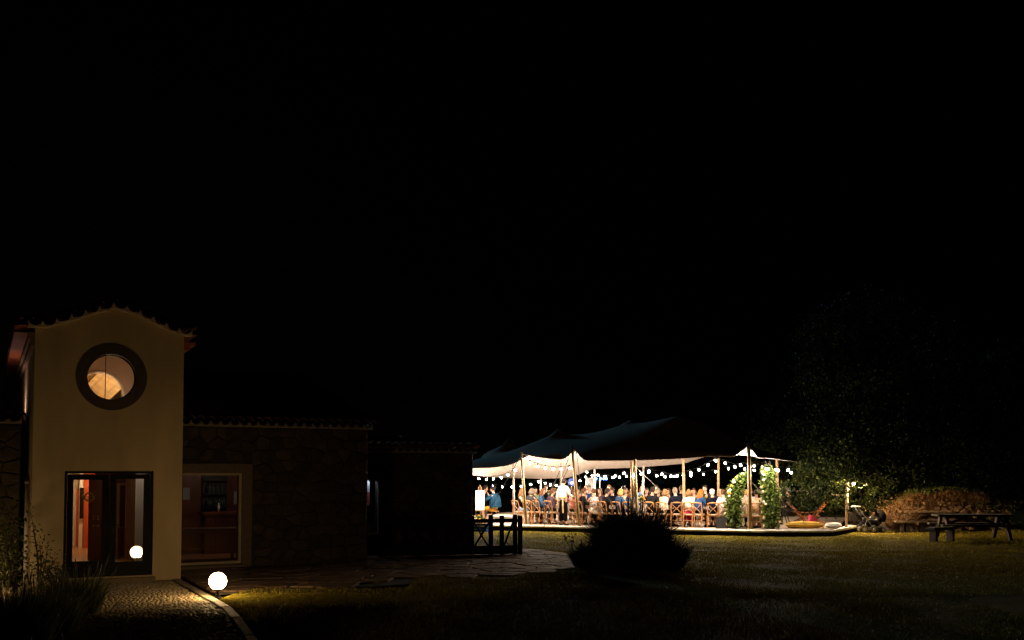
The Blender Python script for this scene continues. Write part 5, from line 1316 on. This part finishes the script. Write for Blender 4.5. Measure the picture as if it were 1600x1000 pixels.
# striped pole at the end of the low platform
b = on_z(1322.5, 823.5, DECK); sp_ = thing('corded_lamp_post', (b.x, b.y, DECK), 'short lamp post wrapped in dark cord at the platform end near the pram', 'lamp post')
zt = at_depth(1325, 754, b.y).z-DECK
MB().tube([(0, 0, 0), (.05, 0, zt)], [.055, .045], 10).build('post', M_POLE, sp_, True)
MB().tube([(math.cos(a*.9)*.055+.05*(.35+a*.02), math.sin(a*.9)*.055, zt*(.30+a*.0195)) for a in range(36)], .020, 5).build('cord', M_BLACK, sp_)
LX = .24
MB().tube([(.05, 0, zt-.03), (.05+LX*.5, 0, zt+.03), (.05+LX, 0, zt+.02)], .013, 6).build('lantern_arm', M_BLACK, sp_)
lh = MB(); lh.lathe([(0, .03), (.05, .028), (.125, -.005), (.13, -.02), (.12, -.02), (.05, .01), (0, .012)], (.05+LX, 0, zt), 18); lh.build('lantern_cap', M_BLACK, sp_, True)
MB().sphere((.05+LX, 0, zt-.035), .03, 12, 8).build('lantern_bulb', emis('lantern_glow', (1, .66, .34), 22000), sp_, True)
# ---------------------------------------------------------------- pram
M_PRAM = mat('black_pram_cloth', (.007, .007, .008), .9, .2, 12, spec=.1); M_CHR = mat('grey_metal', (.10, .095, .09), .4, .1, 8); M_TYRE = mat('tyre_rubber', (.02, .02, .02), .8, .1, 10); M_GREYP = mat('grey_plastic', (.30, .28, .26), .4, .1, 10)
c0 = on_z(1362, 832); pr = thing('pram', (c0.x, c0.y, 0), 'black pram with hood and grey handle parked on the lawn beside the platform', 'pram')
def PX(px, py, dy=0.): q = at_depth(px, py, c0.y); return Vector((q.x-c0.x, dy, q.z))
def wheel(px, r_, dy, par):
    c = Vector((PX(px, 831).x, dy, r_)); mb = MB()
    ring = lambda rr, y: [c+Vector((math.cos(2*PI*i/20)*rr, y, math.sin(2*PI*i/20)*rr)) for i in range(21)]
    mb.tube(ring(r_-.025, 0), .026, 6, False); w_ = mb.build('wheel', M_TYRE, par)
    rm = MB(); rm.tube(ring(r_-.055, 0), .012, 5, False)
    for i in range(5): rm.bar(c, c+Vector((math.cos(2*PI*i/5+.3)*(r_-.05), 0, math.sin(2*PI*i/5+.3)*(r_-.05))), .035, .02)
    rm.tube([c-Vector((0, .04, 0)), c+Vector((0, .04, 0))], .035, 10); rm.build('rim', M_GREYP, w_)
for dy in (-.25, .25): wheel(1347, .145, dy, pr); wheel(1361.5+(dy > 0)*2, .135, dy, pr)
for dy in (-.12, .12): wheel(1370, .09, dy, pr); wheel(1378.5, .10, dy, pr)
fr = MB()
for dy in (-.2, .2):
    fr.tube([PX(1347, 826, dy), PX(1352, 812, dy), PX(1343, 800, dy), PX(1338, 792, dy)], .014, 6); fr.tube([PX(1352, 812, dy), PX(1366, 812, dy), PX(1380, 828, dy)], .014, 6); fr.tube([PX(1362, 826, dy), PX(1349, 806, dy)], .014, 6)
fr.build('frame', M_CHR, pr)
hd = MB(); hd.tube([PX(1333, 792, -.21), PX(1336, 790.5, -.22), PX(1343, 792, -.2)], .02, 6); hd.tube([PX(1333, 792, .21), PX(1336, 790.5, .22), PX(1343, 792, .2)], .02, 6); hd.tube([PX(1333, 792, -.21), PX(1333, 792, .21)], .022, 6); hd.build('handlebar', M_GREYP, pr)
bk = MB(); bk.sphere(PX(1363, 815), 1, 14, 8, (.36, .23, .2), keep=lambda p: p.z < .06+PX(1363, 815).z*0+9); 
bk.build('bassinet', M_PRAM, pr, True)
hc_ = PX(1374, 808); ho = MB(); ho.sphere(hc_, 1, 16, 10, (.24, .25, .27), keep=lambda p: p.x > hc_.x-.10 and p.z > hc_.z-.16); ho.build('hood', M_PRAM, pr, True)
MB().box(PX(1350, 818), (.22, .34, .16)).build('basket', M_PRAM, pr); MB().sphere(PX(1347, 804), .1, 10, 8, (.8, 1.2, 1.1)).build('handle_bag', M_PRAM, pr, True)
for (a, b_) in ((1356, 808), (1366, 811)): MB().sphere(PX(a, b_, -.24), .035, 8, 6).build('hinge_cap', M_GREYP, pr)

# ---------------------------------------------------------------- old wall overgrown with dry grass
M_RUIN = mat('warm_fieldstone', (.26, .17, .10), .9, .35, 5, .6, 30, col2=(.46, .32, .20))
M_DRY = leafmat('dry_grass', (.20, .12, .04), (.36, .24, .08)); M_TWIG = leafmat('dry_twigs', (.15, .08, .035), (.34, .20, .09)); M_IVY = leafmat('ivy_leaves', (.05, .075, .015), (.12, .13, .03))
wa = on_z(1388, 829); wb = on_z(1580, 828); da = (wb-wa).normalized(); na = Vector((-da.y, da.x, 0)); Lw = (wb-wa).length
rw = thing('garden_wall', wa, 'old warm stone wall topped with dry grass behind the picnic tables', 'wall', rz=math.atan2(da.y, da.x))
topz = lambda x: .75+.55*smooth(0, 1.3, x)*1 - .45*smooth(Lw-1.2, Lw, x) + .05*math.sin(x*3)
mb = MB(); n = 30; prof_ = [(Lw*i/n, topz(Lw*i/n)) for i in range(n+1)]; mb.plate([[(0, -.1), (Lw, -.1)]+prof_[::-1]], .0, .9); mb.build('core', M_BED, rw)
r = random.Random(31)
for poly in cells(.0, Lw, -.02, 1.30, .30, .19, .4, .02, 41):
    cx_ = sum(p[0] for p in poly)/len(poly); 
    if max(p[1] for p in poly) > topz(cx_)+.05 or r.random() < .10: continue
    link('stone', stone_mesh('stone', poly, -.01, r.uniform(.03, .11), M_RUIN, lambda a, b_, h: (a, -h, b_), .03, .02, r), rw)
ng = 5200; X = rng.uniform(-.1, Lw+.1, ng); Yv = rng.uniform(-.06, .9, ng); B = np.stack([X, Yv, np.array([topz(x)-.08-.25*max(0, -y*4) for x, y in zip(X, Yv)])], 1)
link('dry_grass', blades('dry_grass', B, rng.uniform(.10, .32, ng), .010, M_DRY, .9), rw)['kind'] = 'stuff'
nh = 1800; X = rng.uniform(-.1, Lw*.8, nh); B = np.stack([X, rng.uniform(-.16, -.02, nh), np.array([topz(x) for x in X])-rng.uniform(-.05, .75, nh)*rng.uniform(.2, 1, nh)], 1)
link('hanging_grass', blades('hanging_grass', B, rng.uniform(.08, .3, nh), .009, M_TWIG, 1.6), rw)['kind'] = 'stuff'
iv = np.stack([rng.normal(Lw*.42, .8, 900), rng.uniform(.0, .8, 900), rng.uniform(.05, .30, 900)], 1); iv[:, 2] += np.array([topz(x) for x in iv[:, 0]]); link('ivy', leaf_cloud('ivy', iv, .055, M_IVY), rw)
iv = np.stack([Lw*.86+rng.normal(0, .5, 900), rng.uniform(-.22, .4, 900), rng.uniform(.15, 1.1, 900)], 1); link('ivy', leaf_cloud('ivy', iv, .05, M_IVY), rw)
# dry bush at its end
db = on_z(1400, 831); o = thing('dry_bush', db, 'dry brown twiggy bush spilling over the end of the garden wall', 'bush')
mb = MB(); r = random.Random(8)
for i in range(170):
    a = r.uniform(0, 2*PI); ln = r.uniform(.3, 1.0); p0 = Vector((r.uniform(-.3, .4), r.uniform(-.2, .2), .1)); p1 = p0+Vector((math.cos(a)*ln*.55, math.sin(a)*.3, ln*.55)); p2 = p1+Vector((math.cos(a)*.25, math.sin(a)*.2, r.uniform(-.05, .22)))
    mb.tube([p0, p1, p2], [.012, .008, .003], 4)
mb.build('twigs', mat('twig_bark', (.17, .10, .05), .9, .3, 8), o)
iv = rng.normal(size=(2600, 3))*[.42, .3, .26]+[.15, 0, .72]; link('leaves', leaf_cloud('leaves', iv, .026, M_TWIG, aspect=.3), o)
# leaning plank
p0 = on_z(1393, 823); p1 = at_depth(1414, 804.5, p0.y-.15); o = thing('leaning_plank', p0, 'weathered plank leaning on the dry bush beside the pram', 'plank')
MB().bar((0, 0, .03), p1-p0, .13, .05).build('board', mat('weathered_wood', (.30, .21, .13), .85, .25, 6, .3, 40), o); MB().bar((-.05, .25, .0), p1-p0+Vector((-.25, .35, .05)), .09, .05).build('brace', MATS['weathered_wood'], o)
# ---------------------------------------------------------------- picnic tables
M_WOODD = mat('silhouette_wood', (.035, .024, .016), .85, .3, 5, .3, 40)  # wood darkened to paint the nearer table and benches as unlit silhouettes
def picnic(p, rz, label, L=1.9, m=None):
    M_WOODD = m or globals()['M_WOODD']
    o = thing('picnic_table', p, label, 'picnic table', 'picnic tables on the lawn', rz)
    for i in range(5): MB().box((0, -.32+i*.16, .73), (L, .145, .06)).build('plank', M_WOODD, o)
    for sy in (-1, 1):
        for d in (0, .15): MB().box((0, sy*(.66+d), .44), (L, .135, .06)).build('bench_plank', M_WOODD, o)
    for sx in (-1, 1):
        x = sx*(L/2-.28)
        for sy in (-1, 1): MB().bar((x, sy*.78, 0), (x, sy*.28, .70), .09, .14).build('leg', M_WOODD, o)
        MB().box((x+.051, 0, .38), (.05, 1.7, .09)).build('crossbeam', M_WOODD, o); MB().box((x+.051, 0, .675), (.05, .78, .07)).build('top_batten', M_WOODD, o)
        MB().bar((x-.04, 0, .40), (sx*.15, 0, .69), .045, .07).build('diagonal_brace', M_WOODD, o)
    return o
p = on_z(1441, 829); p.z = 0; picnic(p, .05, 'smaller lit picnic table standing against the garden wall', m=MATS['weathered_wood'])  # paler wood paints this table as the lit one
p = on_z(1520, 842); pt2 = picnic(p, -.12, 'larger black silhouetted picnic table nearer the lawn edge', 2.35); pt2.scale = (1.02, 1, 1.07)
p = on_z(1392, 823); lb = thing('log_bench', on_z(1422, 832), 'low plank bench on stubby legs between the pram and the picnic tables', 'bench')
MB().box((0, 0, .40), (1.15, .3, .06)).build('seat', MATS['weathered_wood'], lb)
for sx in (-.32, -.12, .42): MB().box((sx, 0, .185), (.11, .24, .37)).build('leg', M_WOODD, lb)

lb2 = thing('log_bench', on_z(1472, 846), 'low black silhouetted plank bench in front of the larger picnic table', 'bench', rz=.5)
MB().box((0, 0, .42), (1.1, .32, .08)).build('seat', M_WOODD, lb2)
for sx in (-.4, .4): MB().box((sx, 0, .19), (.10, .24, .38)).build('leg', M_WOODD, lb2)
# ================================================================ TREES, BUSHES, GRASS
M_BARK = mat('tree_bark', (.07, .05, .035), .95, .3, 6, .8, 20)
M_TREE = leafmat('tree_leaves', (.012, .019, .005), (.07, .083, .018), .06, .08, .72); M_TREE2 = leafmat('dark_tree_leaves', (.012, .018, .006), (.03, .038, .012), .02, .0)
def tree(p, label, lobes, n, size, m, trunk_r=.22, group='dark trees round the lawn'):
    o = thing('tree', p, label, 'tree', group); p = Vector(p); mb = MB(); r = random.Random(int(p.x*10)+5)
    zmin = min(c[2]-rr[2] for c, rr in lobes); zt = max(c[2] for c, rr in lobes)
    mb.tube([(0, 0, -.1), (.05, .02, zmin*.6+.5), (-.05, 0, zt*.5), (.05, .05, zt*.85)], [trunk_r, trunk_r*.8, trunk_r*.5, trunk_r*.15], 9)
    for c, rr in lobes:
        st = Vector((0, 0, min(zt*.6, max(.6, c[2]*.55)))); mb.tube([st, st.lerp(Vector(c), .55)+Vector((0, 0, .15)), c], [trunk_r*.4, trunk_r*.25, .02], 6)
    mb.build('trunk', M_BARK, o, True)
    vol = [rr[0]*rr[1]*rr[2] for _, rr in lobes]; tv = sum(v**.7 for v in vol); C = []
    for (c, rr), v in zip(lobes, vol):
        k = int(n*v**.7/tv); nc = max(6, k//55)
        d = rng.normal(size=(nc, 3)); d /= np.linalg.norm(d, axis=1)[:, None]; cc = d*rng.uniform(.45, 1.0, (nc, 1))**.5*np.array(rr)+np.array(c)
        idx = rng.integers(0, nc, k); C.append(cc[idx]+rng.normal(size=(k, 3))*rng.uniform(.10, .26, (nc, 1))[idx]*min(1.4, max(.6, min(rr))))
    link('crown', leaf_cloud('crown', np.concatenate(C), size, m), o)
def lob(px, py, Y, rx, rz, base, ry=None):
    c = at_depth(px, py, Y); return ((c.x-base[0], c.y-base[1], c.z), (rx, ry or rx, rz))
b = (at_depth(1335, 800, 42).x, 42.0, 0)
tree(b, 'big dark broadleaf tree towering over the end of the tent', [lob(1300, 530, 42, 1.5, 1.3, b), lob(1345, 510, 43, 2.0, 1.4, b), lob(1292, 590, 41.5, 1.3, 1.3, b), lob(1400, 560, 43, 2.6, 2.0, b), lob(1330, 620, 41, 2.0, 1.6, b), lob(1270, 690, 40, 1.2, 1.0, b), lob(1300, 720, 39, 1.5, 1.1, b), lob(1360, 700, 40, 2.0, 1.4, b), lob(1430, 690, 41.5, 2.2, 1.6, b), lob(1262, 745, 39.2, .75, .6, b), lob(1300, 765, 38.8, 1.0, .7, b), lob(1345, 765, 39, 1.3, .75, b), lob(1395, 752, 39.5, 1.2, .7, b), lob(1460, 640, 43, 2.0, 1.8, b), lob(1376, 792, 38.2, .5, .35, b), lob(1282, 790, 40.3, .8, .5, b), lob(1238, 766, 36.9, .36, .36, b, .4), lob(1268, 768, 36.5, .5, .34, b, .4), lob(1300, 772, 36.6, .5, .3, b, .4), lob(1334, 752, 36.1, .42, .30, b, .3), lob(1318, 738, 37, .6, .5, b, .5)], 80000, .064, M_TREE, .3)  # one leaf lobe added to screen the lantern bulb from the camera
b = (at_depth(1225, 800, 52).x, 52.0, -1.0)
tree(b, 'paler tree standing behind the end of the tent', [lob(1215, 640, 52, 1.5, 1.4, b), lob(1240, 680, 52, 1.6, 1.4, b), lob(1205, 690, 52, 1.2, 1.2, b)], 5000, .10, M_TREE2)
b = (at_depth(1530, 800, 46).x, 46.0, 0)
tree(b, 'dark round tree rising behind the stone garden wall', [lob(1510, 640, 46, 2.4, 2.2, b), lob(1560, 690, 46, 2.4, 2.0, b), lob(1480, 720, 45, 1.8, 1.3, b), lob(1590, 600, 47, 2.4, 2.2, b), lob(1530, 740, 45, 1.5, .9, b)], 12000, .10, M_TREE2)
nl = 16000; tx = rng.uniform(-45, 62, nl); th_ = 3.2+1.3*np.sin(tx*.31)+.9*np.sin(tx*.83+1)
Ct = np.stack([tx, 78+rng.normal(size=nl)*1.5, -8+(th_+8)*rng.uniform(0, 1, nl)**.7], 1)
o = link('treeline', leaf_cloud('treeline', Ct, .42, leafmat('far_leaves', (.012, .018, .008), (.03, .04, .014), .0, .0), aspect=.7)); tag(o, 'dark far treeline added behind the tent to hide the horizon', 'treeline', kind='stuff')  # dark leaf belt added to cover the moonlit ground at the horizon
def bush(p, label, n, H0, R, m, wd=.012, lean=.5, name='lavender_bush', cat='bush', group=None, spikes=0):
    o = thing(name, p, label, cat, group); a = rng.uniform(0, 2*PI, n); q = R*np.sqrt(rng.uniform(0, 1, n))
    B = np.stack([np.cos(a)*q, np.sin(a)*q*.8, np.zeros(n)], 1); up = np.stack([np.cos(a)*q/R*lean, np.sin(a)*q/R*lean, np.zeros(n)], 1); up[:, :2] += rng.normal(size=(n, 2))*(.16 if wd < .0105 else .30)
    Hh = H0*(.45+.6*rng.uniform(0, 1, n)**1.4)*(1+.14*np.sin(a*3+1)+.10*np.sin(a*7))*(1-.35*(q/R)**2)
    link('foliage', blades('foliage', B, Hh, wd, m, .25, up), o)
    if spikes:
        mb = MB()
        for i in range(spikes):
            a = random.uniform(0, 2*PI); q = R*math.sqrt(random.random())*.9; x, y = math.cos(a)*q, math.sin(a)*q*.8; h = H0*random.uniform(.85, 1.2)*(1-.25*(q/R)**2); l = lean*q/R
            t_ = Vector((x+math.cos(a)*l*h, y+math.sin(a)*l*h, h)); b_ = Vector((x, y, 0)); m_ = b_.lerp(t_, .78)
            mb.tube([b_, m_, t_], [.004, .004, .003], 4); mb.tube([m_, m_.lerp(t_, .5), t_], [.006, .014, .005], 5)
        mb.build('flower_spikes', mat('lavender_spikes', (.07, .055, .06), .8, .3, 10), o)
    return o
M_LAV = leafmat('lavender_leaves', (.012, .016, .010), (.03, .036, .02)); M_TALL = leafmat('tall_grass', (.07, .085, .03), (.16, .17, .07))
bb = on_z(985, 888)
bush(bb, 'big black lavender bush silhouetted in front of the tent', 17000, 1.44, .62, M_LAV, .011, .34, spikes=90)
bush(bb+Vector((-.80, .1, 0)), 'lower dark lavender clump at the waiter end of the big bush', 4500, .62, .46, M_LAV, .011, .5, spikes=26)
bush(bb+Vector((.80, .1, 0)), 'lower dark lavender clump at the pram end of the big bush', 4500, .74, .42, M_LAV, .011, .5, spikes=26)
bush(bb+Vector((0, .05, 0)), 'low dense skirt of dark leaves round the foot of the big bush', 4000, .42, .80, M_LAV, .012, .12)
p = on_z(895, 866); o = thing('weed_stem', p, 'small dark weed with a few leaves at the edge of the flag path', 'plant')
mb = MB(); q0 = at_depth(882, 842, p.y)-p; q1 = at_depth(893, 833, p.y)-p; mb.tube([(0, 0, 0), (-.02, 0, q0.z*.8), q0], .008, 5); mb.tube([(0, 0, .1), (.02, 0, q1.z*.7), q1], .007, 5); mb.build('stem', M_BARK, o)
link('leaves', leaf_cloud('leaves', [tuple(Vector(q)+Vector(rng.normal(size=3))*.06) for q in (q0, q1, q0*.7, q1*.8) for _ in range(7)], .05, M_LAV), o)
# planting at the near corner of the house
for px, py, hh, R, lab, n in ((118, 958, .85, .35, 'tuft of tall seeding grass next to the cobbled path', 900), (70, 975, .80, .45, 'thick tall grass clump in the bed in front of the drainpipe', 1500), (20, 985, .95, .5, 'dark tall grass clump at the outer end of the flower bed', 1500), (100, 1015, .55, .5, 'low leafy grass clump nearest the camera', 1500), (30, 1040, .7, .6, 'broad low grass clump at the bottom of the bed', 1500)):
    q = on_z(px, py); q.z = ground_z(q.x, q.y); bush(q, lab, n, hh, R, M_TALL, .008, .55, 'tall_grass_clump', 'grass clump', 'tall grass clumps in the bed', spikes=14)
M_SHR = leafmat('shrub_leaves', (.045, .06, .02), (.13, .14, .05))
def shrub(px, py, Y, pts, n, size, label):
    b = at_depth(px, py, Y); b.z = 0; o = thing('shrub', b, label, 'shrub', 'shrubs beside the house'); mb = MB(); C = []
    for (qx, qy, rr) in pts:
        q = at_depth(qx, qy, Y)-b; mb.tube([(0, 0, 0), q*.5+Vector((.03, 0, .05)), q], [.02, .012, .004], 5)
        k = n//len(pts); t_ = rng.uniform(.2, 1.1, (k, 1)); C.append(np.array(q)*t_+rng.normal(size=(k, 3))*rr)
    mb.build('stem', M_BARK, o); link('leaves', leaf_cloud('leaves', np.concatenate(C), size, M_SHR), o)
shrub(12, 905, 18.6, [(5, 815, .16), (-5, 800, .2), (18, 840, .14), (25, 860, .14)], 700, .045, 'leafy shrub lit from behind in front of the side wing')
shrub(62, 905, 18.9, [(48, 800, .05), (62, 845, .08), (75, 850, .07), (88, 870, .07), (52, 830, .06)], 240, .028, 'thin straggly shrub against the corner of the cream house')
shrub(90, 915, 18.3, [(70, 880, .12), (92, 890, .1), (55, 875, .12)], 400, .035, 'low bushy shrub under the double door frame')

# ---------------------------------------------------------------- wooden fence and bollard by the low wing
M_FENCE = mat('black_fence_wood', (.022, .018, .014), .95, .3, 6, .3, 40, spec=.05)
f1 = on_z(811, 867); f0 = W(5.55, 3.0); dF = (f1-f0); LF = dF.length; dF.normalize(); nF = Vector((-dF.y, dF.x, 0))
fn = thing('wooden_fence', f0, 'dark wooden fence with crossed braces between the low wing and the tent', 'fence', rz=math.atan2(dF.y, dF.x))
posts = []
for px in (811, 804.5, 784, 767, 738, 700, 656, 618, 596):
    k = (px-800)/F; posts.append((k*f0.y-f0.x)/(dF.x-k*dF.y))
hF = 1.07
for i, x in enumerate(posts):
    MB().box((x, .0 if i != 0 else -.12, hF/2-.02+(.02 if i % 2 else 0)), (.105 if i < 4 else .09, .1, hF)).build('post', M_FENCE, fn)
for z, h in ((.92, .10), (.22, .09)): MB().box(((posts[1]+posts[-1])/2, -.09, z), (posts[1]-posts[-1]+.1, .045, h)).build('rail', M_FENCE, fn)
MB().box(((posts[1]+posts[-1])/2, -.085, .12), (posts[1]-posts[-1]+.1, .03, .16)).build('kick_board', M_FENCE, fn)
def fenceX(a, b, both=True):
    MB().bar((a+.06, .0, .24), (b-.06, .0, .86), .04, .07, up=(0, 1, 0)).build('brace', M_FENCE, fn)
    if both: MB().bar((a+.06, .05, .86), (b-.06, .05, .24), .04, .07, up=(0, 1, 0)).build('brace', M_FENCE, fn)
fenceX(posts[2], posts[1], False); fenceX(posts[4], posts[3]); fenceX(posts[5], posts[4]); fenceX(posts[6], posts[5]); fenceX(posts[7], posts[6])
p = on_z(564, 874); bo = thing('bollard_light', p, 'unlit slim metal bollard standing in front of the stone wing', 'bollard')
MB().lathe([(.09, 0), (.09, .03), (.035, .05), (.035, .34), (.05, .36), (.05, .44), (.02, .47), (0, .47)], n=14).build('post', M_CHR, bo, True); MB().lathe([(.036, .352), (.05, .37), (.05, .43)], n=12).build('glass_ring', mat('bollard_glass', (.4, .4, .36), .2, .05, 3), bo)

# ---------------------------------------------------------------- grass
M_GR = leafmat('lawn_blades', (.17, .17, .018), (.42, .32, .045), .04, .12)
def grass():
    def field(n, x0, x1, y0, y1, pw=1.):
        return np.stack([rng.uniform(x0, x1, n), y0+(y1-y0)*rng.uniform(0, 1, n)**pw], 1)
    A = np.concatenate([np.stack([lp.x+.12+rng.exponential(1.2, 26000), lp.y-1.2+rng.uniform(0, 1, 26000)**.7*1.75], 1),
                        field(70000, -5, 8, 11.5, 19), field(110000, -2, 13, 18, 28), field(90000, -.5, 21, 27.5, 38.5), field(9000, 13, 23, 33, 40)])
    k = A[:, 0]/A[:, 1]; A = A[(k > -.55) & (k < .56)]
    s = (A[:, 0]-P0.x)*AX.x+(A[:, 1]-P0.y)*AX.y; t = (A[:, 0]-P0.x)*BX.x+(A[:, 1]-P0.y)*BX.y
    edge = -2.75+.25*np.sin(s*1.7)+.5*(s > 3)
    u = (A[:, 0]-TA.x)*DU.x+(A[:, 1]-TA.y)*DU.y; v = (A[:, 0]-TA.x)*DV.x+(A[:, 1]-TA.y)*DV.y
    bad = (s < -.02) | ((s < 10.2) & (t > edge-.02) & (t < 3.7)) | ((v > -.03) & (u > -6) & (u < 8.6)) | ((u >= 8.5) & (u < 10.8) & (v > (u-8.5)*.43-.03))
    # worn, thin places in the lawn
    wear = np.sin(A[:, 0]*1.3+np.sin(A[:, 1]*.9)*1.7)*np.sin(A[:, 1]*.8+np.sin(A[:, 0]*.6)*2.1)
    bad |= (wear > .55) & (rng.uniform(0, 1, len(A)) < .3)
    A = A[~bad]; n = len(A); far_ = np.clip((A[:, 1]-18)/15, 0, 1)
    K = np.concatenate([A, np.array([[ground_z(x, y)-.015] for x, y in A])], 1)
    hh = rng.uniform(.03, .062, n)*(1+.35*np.sin(A[:, 0]*2.1+A[:, 1])*np.sin(A[:, 1]*1.7))
    o = link('grass', blades('grass', K, hh*(1-.25*far_), .0055+.003*far_, M_GR, .9+1.0*np.clip((K[:, 1]-30)/4, 0, 1))); tag(o, 'short dry lawn grass growing beyond the paving', 'grass', kind='stuff')
grass()
